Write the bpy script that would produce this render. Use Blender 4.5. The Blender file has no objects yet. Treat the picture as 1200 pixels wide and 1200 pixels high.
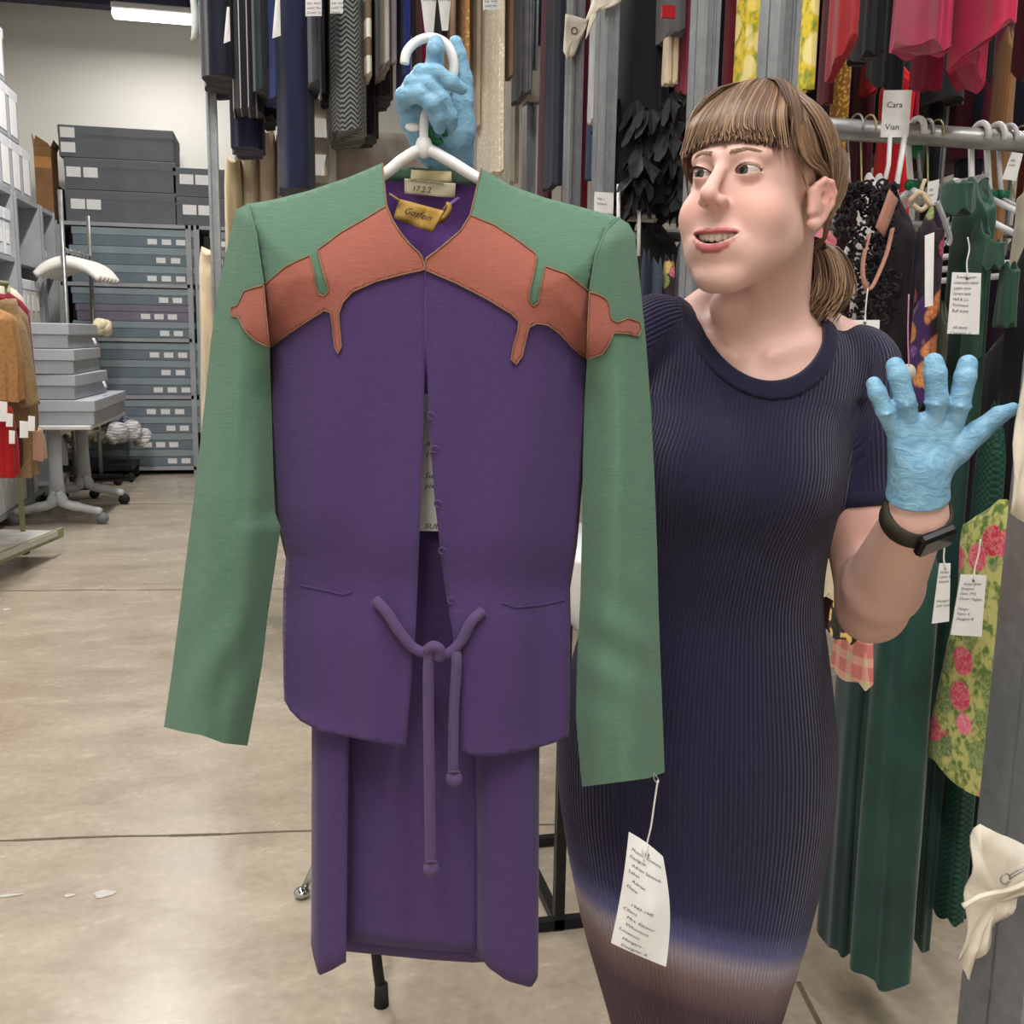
import bpy, math, random
import numpy as np
from mathutils import Vector, Matrix
from mathutils.geometry import delaunay_2d_cdt

random.seed(7); np.random.seed(7)
SC = bpy.context.scene
COL = SC.collection
PI = math.pi

# ------------------------------------------------------------------ camera frame
F = 1200.0; YAW = math.radians(13); PIT = math.radians(9.7); ROLL = 0.017; CZ = 1.4
FH = np.array([math.sin(YAW), math.cos(YAW), 0.0]); RT = np.array([math.cos(YAW), -math.sin(YAW), 0.0]); ZZ = np.array([0, 0, 1.0])
_fw = FH*math.cos(PIT)-ZZ*math.sin(PIT); _up = FH*math.sin(PIT)+ZZ*math.cos(PIT)
CU = _up*math.cos(ROLL)-RT*math.sin(ROLL); CR = RT*math.cos(ROLL)+_up*math.sin(ROLL)
C0 = np.array([0, 0, CZ])
def ray(px, py): return _fw+(px-600)/F*CR+(600-py)/F*CU
def PH(px, py, h): r = ray(px, py); return C0+r*(h/(r@FH))
def PZ(px, py, z): r = ray(px, py); return C0+r*((z-CZ)/r[2])
def PY(px, py, v): r = ray(px, py); return C0+r*(v/r[1])
def PX(px, py, u): r = ray(px, py); return C0+r*(u/r[0])

cam = bpy.data.cameras.new('camera'); co = bpy.data.objects.new('camera', cam); COL.objects.link(co)
cam.sensor_width = 36; cam.lens = 36; cam.clip_start = 0.05; cam.clip_end = 100
Mx = Matrix(((CR[0], CU[0], -_fw[0], 0), (CR[1], CU[1], -_fw[1], 0), (CR[2], CU[2], -_fw[2], CZ), (0, 0, 0, 1)))
co.matrix_world = Mx
SC.camera = co

# ------------------------------------------------------------------ materials
def lin(c):
    out = []
    for x in c[:3]:
        x = x/255.0
        out.append(x/12.92 if x <= 0.04045 else ((x+0.055)/1.055)**2.4)
    return (*out, 1.0)
class NT:
    """small node-tree writer"""
    def __init__(s, name):
        s.m = bpy.data.materials.new(name); s.m.use_nodes = True
        s.t = s.m.node_tree; s.n = s.t.nodes; s.l = s.t.links
        s.b = s.n['Principled BSDF']; s.out = s.n['Material Output']
    def node(s, typ, **kw):
        n = s.n.new(typ)
        for k, v in kw.items():
            if k.startswith('i_'):
                key = k[2:]; n.inputs[int(key) if key.isdigit() else key.replace('_', ' ')].default_value = v
            else: setattr(n, k, v)
        return n
    def link(s, a, b): s.l.new(a, b)
    def coord(s, kind='Object', scale=(1, 1, 1), rot=(0, 0, 0)):
        tc = s.node('ShaderNodeTexCoord'); mp = s.node('ShaderNodeMapping')
        mp.inputs['Scale'].default_value = scale; mp.inputs['Rotation'].default_value = rot
        s.link(tc.outputs[kind], mp.inputs['Vector']); return mp.outputs[0]
    def noise(s, vec, scale, detail=4, rough=.55, dist=0):
        n = s.node('ShaderNodeTexNoise'); n.inputs['Scale'].default_value = scale; n.inputs['Detail'].default_value = detail
        n.inputs['Roughness'].default_value = rough; n.inputs['Distortion'].default_value = dist
        s.link(vec, n.inputs['Vector']); return n
    def ramp(s, fac, stops, interp='LINEAR'):
        r = s.node('ShaderNodeValToRGB'); r.color_ramp.interpolation = interp
        e = r.color_ramp.elements
        while len(e) < len(stops): e.new(0.5)
        for el, (p, c) in zip(e, stops): el.position = p; el.color = lin(c)
        s.link(fac, r.inputs[0]); return r.outputs[0]
    def mix(s, fac, a, b, blend='MIX'):
        m = s.node('ShaderNodeMix', data_type='RGBA', blend_type=blend)
        for sock, v in ((m.inputs[0], fac), (m.inputs[6], a), (m.inputs[7], b)):
            if isinstance(v, (int, float)): sock.default_value = v
            elif isinstance(v, tuple): sock.default_value = lin(v)
            else: s.link(v, sock)
        return m.outputs[2]
    def math(s, op, a, b=None, c=None):
        m = s.node('ShaderNodeMath', operation=op)
        for i, v in enumerate((a, b, c)):
            if v is None: continue
            if isinstance(v, (int, float)): m.inputs[i].default_value = v
            else: s.link(v, m.inputs[i])
        return m.outputs[0]
    def bump(s, h, strength=.3, dist=.002, prev=None):
        b = s.node('ShaderNodeBump'); b.inputs['Strength'].default_value = strength; b.inputs['Distance'].default_value = dist
        s.link(h, b.inputs['Height'])
        if prev is not None: s.link(prev, b.inputs['Normal'])
        s.link(b.outputs[0], s.b.inputs['Normal']); return b.outputs[0]
    def set(s, **kw):
        for k, v in kw.items():
            i = s.b.inputs[k.replace('_', ' ')]
            if isinstance(v, tuple): i.default_value = lin(v)
            elif isinstance(v, (int, float)): i.default_value = v
            else: s.link(v, i)
        return s
MATS = {}
def mk(name, c, c2=None, scale=30, rough=.8, metal=0, bump=.0, bdist=.001, bscale=None, stretch=(1, 1, 1), sheen=0, spec=.3):
    """plain noise-broken material"""
    key = name
    if key in MATS: return MATS[key]
    w = NT(name); v = w.coord('Object', stretch); n = w.noise(v, scale)
    c2 = c2 or tuple(max(0, x*.86) for x in c)
    w.set(Base_Color=w.ramp(n.outputs[0], [(.3, c2), (.7, c)]), Roughness=rough, Metallic=metal)
    w.b.inputs['Specular IOR Level'].default_value = spec
    if sheen: w.b.inputs['Sheen Weight'].default_value = sheen
    if bump:
        n2 = w.noise(v, bscale or scale*6, 3); w.bump(n2.outputs[0], bump, bdist)
    MATS[key] = w.m; return w.m
def cloth(name, c, c2=None, rough=.9, fold=0, sheen=.15, weave=900):
    """woven fabric: slight colour drift plus thread bump"""
    if name in MATS: return MATS[name]
    w = NT(name); v = w.coord('Object')
    n = w.noise(w.coord('Object', (1, 1, .35)), 14, 5)
    c2 = c2 or tuple(max(0, x*.8) for x in c)
    w.set(Base_Color=w.ramp(n.outputs[0], [(.3, c2), (.72, c)]), Roughness=rough)
    w.b.inputs['Sheen Weight'].default_value = sheen; w.b.inputs['Specular IOR Level'].default_value = .2
    n2 = w.noise(v, weave, 2); w.bump(n2.outputs[0], .35, .0008)
    MATS[name] = w.m; return w.m

# ------------------------------------------------------------------ object links
ORG = {}
def tag(o, label=None, cat=None, group=None, kind=None):
    for k, v in (('label', label), ('category', cat), ('group', group), ('kind', kind)):
        if v: o[k] = v
    return o
def thing(name, loc, label, cat, group=None):
    o = bpy.data.objects.new(name, None); o.empty_display_size = .05; COL.objects.link(o)
    o.location = tuple(float(x) for x in loc); ORG[o.name] = np.array(loc, float)
    return tag(o, label, cat, group)
class M:
    """collects verts / faces, builds ONE mesh object"""
    def __init__(s): s.v = []; s.f = []; s.mi = []; s.cur = 0; s.sm = []; s.attrs = {}
    def add(s, vs, fs, smooth=True):
        o = len(s.v); s.v += [tuple(map(float, p)) for p in vs]
        for f in fs: s.f.append(tuple(int(i)+o for i in f)); s.mi.append(s.cur); s.sm.append(smooth)
        return o
    def box(s, c, size, R=None, bev=0.0):
        sx, sy, sz = [x/2 for x in size]
        if bev <= 0:
            vs = [(x, y, z) for x in (-sx, sx) for y in (-sy, sy) for z in (-sz, sz)]
            fs = [(0, 1, 3, 2), (4, 6, 7, 5), (0, 4, 5, 1), (2, 3, 7, 6), (0, 2, 6, 4), (1, 5, 7, 3)]
        else:
            b = min(bev, sx*.9, sy*.9, sz*.9); vs = []; idx = {}
            for x in (-1, 1):
                for y in (-1, 1):
                    for z in (-1, 1):
                        for a in range(3):
                            q = [x*(sx-b), y*(sy-b), z*(sz-b)]; q[a] = (x, y, z)[a]*(sx, sy, sz)[a]
                            idx[(x, y, z, a)] = len(vs); vs.append(tuple(q))
            fs = []
            for a in range(3):
                u, w = (a+1) % 3, (a+2) % 3
                for sg in (-1, 1):
                    q = []
                    for (p1, p2) in ((-1, -1), (1, -1), (1, 1), (-1, 1)):
                        k = [0, 0, 0]; k[a] = sg; k[u] = p1; k[w] = p2; q.append(idx[(*k, a)])
                    fs.append(tuple(q if sg > 0 else q[::-1]))
                for p1 in (-1, 1):
                    for p2 in (-1, 1):
                        k0 = [0, 0, 0]; k1 = [0, 0, 0]; k0[a] = -1; k1[a] = 1; k0[u] = k1[u] = p1; k0[w] = k1[w] = p2
                        q = [idx[(*k0, u)], idx[(*k1, u)], idx[(*k1, w)], idx[(*k0, w)]]
                        fs.append(tuple(q if p1*p2 > 0 else q[::-1]))
            for x in (-1, 1):
                for y in (-1, 1):
                    for z in (-1, 1):
                        q = [idx[(x, y, z, 0)], idx[(x, y, z, 1)], idx[(x, y, z, 2)]]
                        fs.append(tuple(q if x*y*z > 0 else q[::-1]))
        A = np.array(vs)
        if R is not None: A = A@np.array(R).T
        A = A+np.array(c, float)
        s.add(A, fs, False); return s
    def loft(s, rings, cap=True, closed=True, smooth=True):
        n = len(rings[0]); vs = [p for r in rings for p in r]; fs = []
        for i in range(len(rings)-1):
            for j in range(n if closed else n-1):
                k = (j+1) % n
                fs.append((i*n+j, i*n+k, (i+1)*n+k, (i+1)*n+j))
        if cap and closed: fs.append(tuple(range(n))[::-1]); fs.append(tuple(range((len(rings)-1)*n, len(rings)*n)))
        s.add(vs, fs, smooth); return s
    def tube(s, pts, r, n=10, cap=True, flat=1.0, up=None):
        pts = [np.array(p, float) for p in pts]; m = len(pts)
        rs = [r]*m if isinstance(r, (int, float)) else list(r)
        T = []
        for i in range(m):
            t = pts[min(i+1, m-1)]-pts[max(i-1, 0)]; T.append(t/(np.linalg.norm(t)+1e-12))
        a = np.array(up, float) if up is not None else (np.array([0, 0, 1.]) if abs(T[0][2]) < .9 else np.array([1., 0, 0]))
        nrm = a-T[0]*(a@T[0]); nrm /= np.linalg.norm(nrm)
        rings = []
        for i in range(m):
            nrm = nrm-T[i]*(nrm@T[i]); nrm /= np.linalg.norm(nrm)+1e-12; bn = np.cross(T[i], nrm)
            rings.append([pts[i]+rs[i]*(math.cos(q)*nrm*flat+math.sin(q)*bn) for q in [2*PI*k/n for k in range(n)]])
        return s.loft(rings, cap)
    def cyl(s, a, b, r, n=16, r2=None): return s.tube([a, b], [r, r if r2 is None else r2], n)
    def ball(s, c, r, n=14, sc=(1, 1, 1)):
        m = max(6, n//2+1); vs = [(0, 0, -1)]; fs = []
        for i in range(1, m):
            ph = -PI/2+PI*i/m
            for j in range(n): q = 2*PI*j/n; vs.append((math.cos(ph)*math.cos(q), math.cos(ph)*math.sin(q), math.sin(ph)))
        vs.append((0, 0, 1))
        for j in range(n): fs.append((0, 1+(j+1) % n, 1+j))
        for i in range(m-2):
            for j in range(n): a = 1+i*n; fs.append((a+j, a+(j+1) % n, a+n+(j+1) % n, a+n+j))
        t = len(vs)-1; a = 1+(m-2)*n
        for j in range(n): fs.append((a+j, a+(j+1) % n, t))
        A = np.array(vs)*np.array(sc)*r+np.array(c, float); s.add(A, fs); return s
    def grid(s, fn, nu, nv, thick=None, closed=False, smooth=True):
        """fn(u,v)->point, 0..1; thick: fn2(u,v) gives back side"""
        vs = [fn(i/nu, j/nv) for i in range(nu+1) for j in range(nv+1)]
        fs = [(i*(nv+1)+j, (i+1)*(nv+1)+j, (i+1)*(nv+1)+j+1, i*(nv+1)+j+1) for i in range(nu) for j in range(nv)]
        s.add(vs, fs, smooth); return s
    def build(s, name, mats, parent=None, org=None, label=None, cat=None, group=None, kind=None, sub=0, solid=0, offset=0):
        me = bpy.data.meshes.new(name); A = np.array(s.v, float).reshape(-1, 3)
        if parent is not None: po = ORG[parent.name]; o0 = po
        else:
            o0 = np.array(org, float) if org is not None else np.array([(A[:, 0].min()+A[:, 0].max())/2, (A[:, 1].min()+A[:, 1].max())/2, A[:, 2].min()])
        B = A-o0
        me.from_pydata([tuple(p) for p in B], [], s.f)
        for m in (mats if isinstance(mats, (list, tuple)) else [mats]): me.materials.append(m)
        me.polygons.foreach_set('material_index', s.mi); me.polygons.foreach_set('use_smooth', s.sm)
        for k, (typ, arr) in s.attrs.items():
            at = me.attributes.new(k, typ, 'POINT'); arr = np.array(arr, np.float32)
            at.data.foreach_set('color' if typ == 'FLOAT_COLOR' else 'value', arr.ravel())
        me.update()
        ob = bpy.data.objects.new(name, me); COL.objects.link(ob)
        if parent is not None: ob.parent = parent
        else: ob.location = tuple(o0)
        ORG[ob.name] = o0.copy()
        if solid:
            md = ob.modifiers.new('solid', 'SOLIDIFY'); md.thickness = solid; md.offset = offset
        if sub:
            md = ob.modifiers.new('sub', 'SUBSURF'); md.levels = sub; md.render_levels = sub
        return tag(ob, label, cat, group, kind)
def bx(name, c, size, mat, parent=None, R=None, bev=0, **kw): return M().box(c, size, R, bev).build(name, mat, parent, **kw)
def rotz(a): c, s = math.cos(a), math.sin(a); return np.array([[c, -s, 0], [s, c, 0], [0, 0, 1.]])
def spline(pts, n=8):
    """Catmull-Rom through points"""
    P = [np.array(p, float) for p in pts]; P = [2*P[0]-P[1]]+P+[2*P[-1]-P[-2]]; out = []
    for i in range(1, len(P)-2):
        a, b, c, d = P[i-1:i+3]
        for k in range(n):
            t = k/n; out.append(.5*((2*b)+(-a+c)*t+(2*a-5*b+4*c-d)*t*t+(-a+3*b-3*c+d)*t**3))
    out.append(P[-2]); return out
def lettering(name, lines, place, size, mat, parent, gap=1.35, shear=0.0, wob=0, thick=.0003):
    """real letters: place(u,v)->world point, u right, v down in metres from the text's top-left"""
    m = M()
    for k, ln in enumerate(lines):
        if not ln: continue
        indent = 0
        if isinstance(ln, tuple): indent, ln = ln
        cu = bpy.data.curves.new('txt', 'FONT'); cu.body = ln; cu.size = size; cu.resolution_u = 2; cu.shear = shear
        o = bpy.data.objects.new('txt', cu); COL.objects.link(o)
        me = bpy.data.meshes.new_from_object(o.evaluated_get(bpy.context.evaluated_depsgraph_get()))
        vs = [place(indent+v.co.x, (k+1)*size*gap-v.co.y+wob*math.sin(v.co.x*90+k)) for v in me.vertices]
        m.add(vs, [tuple(p.vertices) for p in me.polygons], False)
        bpy.data.objects.remove(o); bpy.data.curves.remove(cu); bpy.data.meshes.remove(me)
    return m.build(name, mat, parent)

# ------------------------------------------------------------------ implicit surfaces
def sdf_mesh(f, xs, ys, zs, bs=8):
    """surface nets on a rectilinear grid, only blocks near the surface are sampled"""
    nx, ny, nz = len(xs), len(ys), len(zs); D = np.empty((nx, ny, nz), np.float32)
    bi = [list(range(0, n, bs)) for n in (nx, ny, nz)]
    cen = []; half = []; ids = []
    for i in bi[0]:
        for j in bi[1]:
            for k in bi[2]:
                i2, j2, k2 = min(i+bs, nx), min(j+bs, ny), min(k+bs, nz)
                a = np.array([xs[i], ys[j], zs[k]]); b = np.array([xs[i2-1], ys[j2-1], zs[k2-1]])
                cen.append((a+b)/2); half.append(np.linalg.norm(b-a)/2); ids.append((i, i2, j, j2, k, k2))
    cd = f(np.array(cen)); todo = []
    for d, h, q in zip(cd, half, ids):
        if abs(d) > h*1.6+.012: D[q[0]:q[1], q[2]:q[3], q[4]:q[5]] = d
        else: todo.append(q)
    step = 600
    for s in range(0, len(todo), step):
        pts = []
        for q in todo[s:s+step]:
            g = np.stack(np.meshgrid(xs[q[0]:q[1]], ys[q[2]:q[3]], zs[q[4]:q[5]], indexing='ij'), -1); pts.append(g.reshape(-1, 3))
        d = f(np.concatenate(pts)); o = 0
        for q, p in zip(todo[s:s+step], pts):
            D[q[0]:q[1], q[2]:q[3], q[4]:q[5]] = d[o:o+len(p)].reshape(q[1]-q[0], q[3]-q[2], q[5]-q[4]); o += len(p)
    S = D < 0
    cnt = np.zeros((nx-1, ny-1, nz-1), np.uint8)
    for a in (0, 1):
        for b in (0, 1):
            for c in (0, 1): cnt += S[a:nx-1+a, b:ny-1+b, c:nz-1+c]
    act = np.argwhere((cnt > 0) & (cnt < 8)); vid = np.full((nx-1, ny-1, nz-1), -1, np.int64)
    vid[tuple(act.T)] = np.arange(len(act))
    acc = np.zeros((len(act), 3)); num = np.zeros(len(act)); X = (np.asarray(xs), np.asarray(ys), np.asarray(zs))
    for ax in range(3):
        o1, o2 = (ax+1) % 3, (ax+2) % 3
        for a in (0, 1):
            for b in (0, 1):
                i0 = act.copy(); i0[:, o1] += a; i0[:, o2] += b; i1 = i0.copy(); i1[:, ax] += 1
                d0 = D[tuple(i0.T)]; d1 = D[tuple(i1.T)]; hit = (d0 < 0) != (d1 < 0)
                t = np.where(hit, d0/(d0-d1+1e-20), 0)
                for q in range(3):
                    p0 = X[q][i0[:, q]]; p1 = X[q][i1[:, q]]; acc[:, q] += np.where(hit, p0+(p1-p0)*t, 0)
                num += hit
    V = acc/num[:, None]; Q = []
    for ax in range(3):
        o1, o2 = (ax+1) % 3, (ax+2) % 3
        sl0 = [slice(None)]*3; sl1 = [slice(None)]*3; sl0[ax] = slice(0, -1); sl1[ax] = slice(1, None)
        ch = np.argwhere(S[tuple(sl0)] != S[tuple(sl1)])
        ok = (ch[:, o1] > 0) & (ch[:, o2] > 0)
        lim = (nx-1, ny-1, nz-1); ok &= (ch[:, o1] < lim[o1]) & (ch[:, o2] < lim[o2]); ch = ch[ok]
        q = []
        for a, b in ((0, 0), (1, 0), (1, 1), (0, 1)):
            c = ch.copy(); c[:, o1] -= a; c[:, o2] -= b; q.append(vid[tuple(c.T)])
        q = np.stack(q, 1); inside = S[tuple(ch.T)]
        q[~inside] = q[~inside][:, ::-1]; Q.append(q)
    return V, np.concatenate(Q)
def smin(a, b, k):
    h = np.clip(.5+.5*(b-a)/k, 0, 1); return b+(a-b)*h-k*h*(1-h)
def smax(a, b, k): return -smin(-a, -b, k)
def cap(p, a, b, r1, r2=None):
    a = np.asarray(a, float); b = np.asarray(b, float); ab = b-a; q = p-a
    t = np.clip(q@ab/(ab@ab+1e-12), 0, 1); return np.linalg.norm(q-t[:, None]*ab, axis=1)-(r1+((r1 if r2 is None else r2)-r1)*t)
def sph(p, c, r): return np.linalg.norm(p-np.asarray(c, float), axis=1)-r
def ell(p, c, r):
    r = np.asarray(r, float); q = p-np.asarray(c, float); k0 = np.linalg.norm(q/r, axis=1); k1 = np.linalg.norm(q/(r*r), axis=1)+1e-9
    return k0*(k0-1)/k1
def chain(p, pts, rs, k=.004):
    d = None
    for i in range(len(pts)-1):
        c = cap(p, pts[i], pts[i+1], rs[i], rs[i+1]); d = c if d is None else smin(d, c, k)
    return d
def axis(lo, hi, h): return np.linspace(lo, hi, max(2, int(round((hi-lo)/h))+1))
def axis2(lo, hi, flo, fhi, hc, hf):
    """coarse-fine-coarse sample positions"""
    a = list(np.arange(lo, flo, hc)) if flo > lo else []
    b = list(np.arange(flo, fhi, hf)); c = list(np.arange(fhi, hi+hc, hc)) if fhi < hi else []
    return np.array(a+b+c)
# ------------------------------------------------------------------ shared materials
def m_floor():
    w = NT('polished_concrete'); v = w.coord('Object')
    big = w.noise(w.coord('Object', (.5, 1.15, 1)), 1.6, 8, .66, .7); mid = w.noise(w.coord('Object', (.7, 1.3, 1)), 5, 8, .7, .4); fine = w.noise(v, 38, 4)
    base = w.ramp(big.outputs[0], [(.28, (138, 125, 110)), (.5, (166, 154, 137)), (.72, (190, 179, 163))])
    m2 = w.ramp(mid.outputs[0], [(.33, (142, 127, 110)), (.62, (190, 178, 160))])
    col = w.mix(.45, base, m2); f = w.ramp(fine.outputs[0], [(.35, (150, 137, 122)), (.65, (190, 178, 162))])
    col = w.mix(.22, col, f)
    sp = w.noise(w.coord('Object', (.6, 1.2, 1)), 7, 3, .5, .4); col = w.mix(w.ramp(sp.outputs[0], [(.68, (0, 0, 0)), (.74, (120, 120, 120))]), col, (128, 116, 104))
    w.set(Base_Color=col, Roughness=w.ramp(mid.outputs[0], [(.3, (120, 120, 120)), (.7, (150, 150, 150))])); w.bump(fine.outputs[0], .06, .002)
    w.b.inputs['Specular IOR Level'].default_value = .3
    return w.m
GALV = None
def m_galv():
    w = NT('galvanised_steel'); v = w.coord('Object'); vo = w.node('ShaderNodeTexVoronoi'); vo.inputs['Scale'].default_value = 60; w.link(v, vo.inputs['Vector'])
    n = w.noise(w.coord('Object', (1, 1, .3)), 9, 5); c = w.ramp(n.outputs[0], [(.3, (122, 126, 131)), (.7, (160, 164, 168))])
    c = w.mix(.22, c, w.ramp(vo.outputs['Color'], [(0, (110, 114, 120)), (1, (176, 180, 184))]))
    w.set(Base_Color=c, Roughness=.46, Metallic=.55); return w.m
GALV = m_galv()
PIPE = mk('brushed_pipe', (168, 168, 166), (140, 141, 142), 20, .38, .7)
WHITEP = mk('white_plastic', (236, 236, 236), (226, 227, 229), 12, .35, 0, spec=.5)
PAPER = mk('white_paper', (232, 231, 230), (222, 221, 221), 40, .9)
INK = mk('pen_ink', (70, 68, 74), (50, 48, 54), 40, .9)
BLACKM = mk('black_metal', (34, 34, 37), (24, 24, 27), 20, .45, .2)
RUBBER = mk('black_rubber', (40, 40, 42), (28, 28, 30), 20, .8)
GREYP = mk('grey_shelf_paint', (160, 163, 166), (146, 149, 153), 6, .5)
MUSLIN = mk('cream_muslin', (222, 214, 200), (204, 195, 180), 25, .95, bump=.4, bscale=500, bdist=.0006)
BOXB = mk('blue_grey_board', (118, 130, 138), (106, 118, 127), 5, .8); BOXL = mk('blue_grey_lid_board', (142, 155, 161), (130, 143, 149), 5, .8)
BOXM = mk('mauve_grey_board', (126, 122, 138), (116, 112, 128), 5, .8)
DKB = mk('charcoal_board', (104, 107, 112), (92, 95, 100), 4, .8)
LTG = mk('light_grey_board', (158, 162, 168), (146, 150, 157), 4, .8); LTGL = mk('light_grey_lid_board', (172, 176, 182), (160, 164, 171), 4, .8)
WHB = mk('white_file_board', (214, 216, 220), (200, 203, 208), 6, .8)
ORB = mk('orange_board', (196, 142, 84), (178, 124, 70), 6, .85); BRB = mk('brown_cardboard', (150, 112, 76), (130, 95, 62), 6, .9)

# ------------------------------------------------------------------ shell
X0, X1, Y0, Y1, H = -2.75, 6.0, -3.5, 11.55, 4.62
fl = M().box(((X0+X1)/2, (Y0+Y1)/2, -.05), (X1-X0, Y1-Y0, .1)).build('floor', m_floor(), org=(0, 0, 0), kind='structure')
WALLM = mk('cream_wall_paint', (231, 229, 221), (226, 224, 216), 1.5, .85, bump=.05, bscale=200)
CEILM = mk('dark_ceiling_paint', (52, 56, 70), (44, 48, 60), 2, .8)
bx('wall_back', ((X0+X1)/2, Y1+.05, H/2), (X1-X0+.2, .1, H), WALLM, kind='structure')
bx('wall_left', (X0-.05, (Y0+Y1)/2, H/2), (.1, Y1-Y0, H), WALLM, kind='structure')
bx('wall_right', (X1+.05, (Y0+Y1)/2, H/2), (.1, Y1-Y0, H), WALLM, kind='structure')
bx('wall_front', ((X0+X1)/2, Y0-.05, H/2), (X1-X0+.2, .1, H), WALLM, kind='structure')
bx('ceiling', ((X0+X1)/2, (Y0+Y1)/2, H+.05), (X1-X0, Y1-Y0, .1), CEILM, kind='structure')
for k, (y, w_) in enumerate(((7.2, .16), (9.0, .16), (10.9, .18))):
    bx('trim_%d' % (k+1), (.2, y, H-.12), (5.7, w_, .22), CEILM, kind='structure')
bx('baseboard_back', (-.4, Y1-.02, .06), (4.6, .03, .12), mk('white_trim', (216, 214, 208), None, 4, .6), kind='structure')
# saw-cut joints of the slab
jm = mk('joint_filler', (112, 99, 84), (96, 84, 70), 30, .9)
for k, (y, xa, xb) in enumerate(((2.79, -2.7, 2.9), (5.67, -2.7, 2.9), (8.6, -2.7, 2.9))):
    a = M(); pts = [np.array([xa+(xb-xa)*i/40, y-.13*(xa+(xb-xa)*i/40)+.004*math.sin(i*1.7), .0012]) for i in range(41)]
    for i in range(40):
        d = .005+.0015*math.sin(i*2.3); p, q = pts[i], pts[i+1]
        a.add([p-(0, d, 0), q-(0, d, 0), q+(0, d, 0), p+(0, d, 0)], [(0, 1, 2, 3)])
    a.build('floor_joint', jm, kind='structure')
a = M(); p, q = PZ(935, 1150, .0012), PZ(968, 1215, .0012); n_ = np.array([-(q-p)[1], (q-p)[0], 0]); n_ = n_/np.linalg.norm(n_)*.006
a.add([p-n_, q-n_, q+n_, p+n_], [(0, 1, 2, 3)]); a.build('floor_joint', jm, kind='structure')
# worn paint flecks on the slab
fm = mk('fleck_paint', (200, 196, 190), (188, 184, 178), 60, .7); a = M()
for (px, py, w_, h_) in ((123, 1047, .026, .018), (82, 1049, .014, .008), (12, 1049, .03, .006), (8, 714, .02, .02)):
    c = PZ(px, py, .0016); a.add([c+np.array([w_*(1+.2*math.sin(5*t))*math.cos(t), h_*(1+.25*math.cos(3*t))*math.sin(t), 0]) for t in [2*PI*i/14 for i in range(14)]], [tuple(range(14))])
a.build('floor_fleck', fm, kind='structure')

# ------------------------------------------------------------------ ceiling light in view + the other lamps of the room
em = NT('lit_diffuser'); em.set(Emission_Color=(255, 250, 240), Emission_Strength=6.0); LITM = em.m
def strip_light(c, L, ang, label, watts):
    t = thing('strip_light', c, label, 'ceiling light', 'strip lights under the ceiling'); R = rotz(ang)
    M().box(np.array(c)+(0, 0, .05), (L, .16, .06), R, .01).build('housing', WHITEP, t)
    M().box(np.array(c)+(0, 0, -.012), (L*.985, .13, .062), R, .012).build('diffuser', LITM, t)
    for s in (-1, 1): M().cyl(np.array(c)+R@np.array((s*L*.4, 0, .08)), np.array(c)+R@np.array((s*L*.4, 0, H-c[2])), .006, 6).build('hanger_rod', BLACKM, t)
    la = bpy.data.lights.new('lamp', 'AREA'); la.shape = 'RECTANGLE'; la.size = L*.98; la.size_y = .14; la.energy = watts; la.color = (1, .975, .94)
    o = bpy.data.objects.new('lamp', la); COL.objects.link(o); o.location = (c[0], c[1], c[2]-.06); o.rotation_euler = (0, 0, ang)
lc = (PY(140, 17, 10.5)+PY(222, 20, 10.5))/2
strip_light(tuple(lc), .74, 0, 'lit white strip light above the back wall at the top of the photo', 30)
for (x, y, w_, l_, nm_) in ((-.7, -1.0, 88, 2.4, 'behind the camera over the aisle'), (.7, -1.0, 62, 2.4, 'behind the camera beside the racks'), (-.4, 1.3, 40, 2.4, 'above the suit and the person'), (-1.0, 4.2, 72, 2.4, 'above the aisle floor'), (-1.0, 7.0, 130, 2.4, 'above the wheeled table'), (2.3, .9, 40, 2.4, 'above the right-hand post'), (2.6, 3.6, 50, 2.4, 'above the deep rack rows')):
    strip_light((x, y, 4.3), l_, PI/2, 'white strip light outside the view, %s' % nm_, w_)
W = bpy.data.worlds.new('world'); SC.world = W; W.use_nodes = True
W.node_tree.nodes['Background'].inputs[0].default_value = lin((226, 232, 240)); W.node_tree.nodes['Background'].inputs[1].default_value = .25
SC.view_settings.view_transform = 'Standard'; SC.view_settings.look = 'None'; SC.view_settings.gamma = 1; SC.view_settings.use_curve_mapping = False
SC.view_settings.exposure = 0.0

# ------------------------------------------------------------------ boxes
def lidded_box(name, c, size, body, lid, label, group=None, ang=0, lidh=.42, tags=(), tagface='y', cat='box', over=.008, parent=None):
    """c = centre of the box's underside; tags: (u, w, h) along the front"""
    t = thing(name, c, label, cat, group); R = rotz(ang); sx, sy, sz = size; c = np.array(c, float)
    M().box(c+(0, 0, sz*.5*.96), (sx, sy, sz*.96), R, .004).build('body', body, t)
    l_ = M().box(c+(0, 0, sz*(1-lidh/2)), (sx+2*over, sy+2*over, sz*lidh), R, .005).build('lid', lid, t)
    for (u, wz, w_, h_) in tags:
        if tagface == 'y': q = M().box(c+R@np.array((u*sx, -sy/2-.0025-(over if wz > 1-lidh else 0), wz*sz)), (w_, .003, h_), R)
        else: q = M().box(c+R@np.array((sx/2+.0025+(over if wz > 1-lidh else 0), u*sy, wz*sz)), (.003, w_, h_), R)
        q.build('paper_label', PAPER, t)
    return t
def post(name, x, y, z1, label, mat=GREYP, w_=.05, d=.05):
    return bx(name, (x, y, z1/2), (w_, d, z1), mat, label=label, cat='post')
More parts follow.
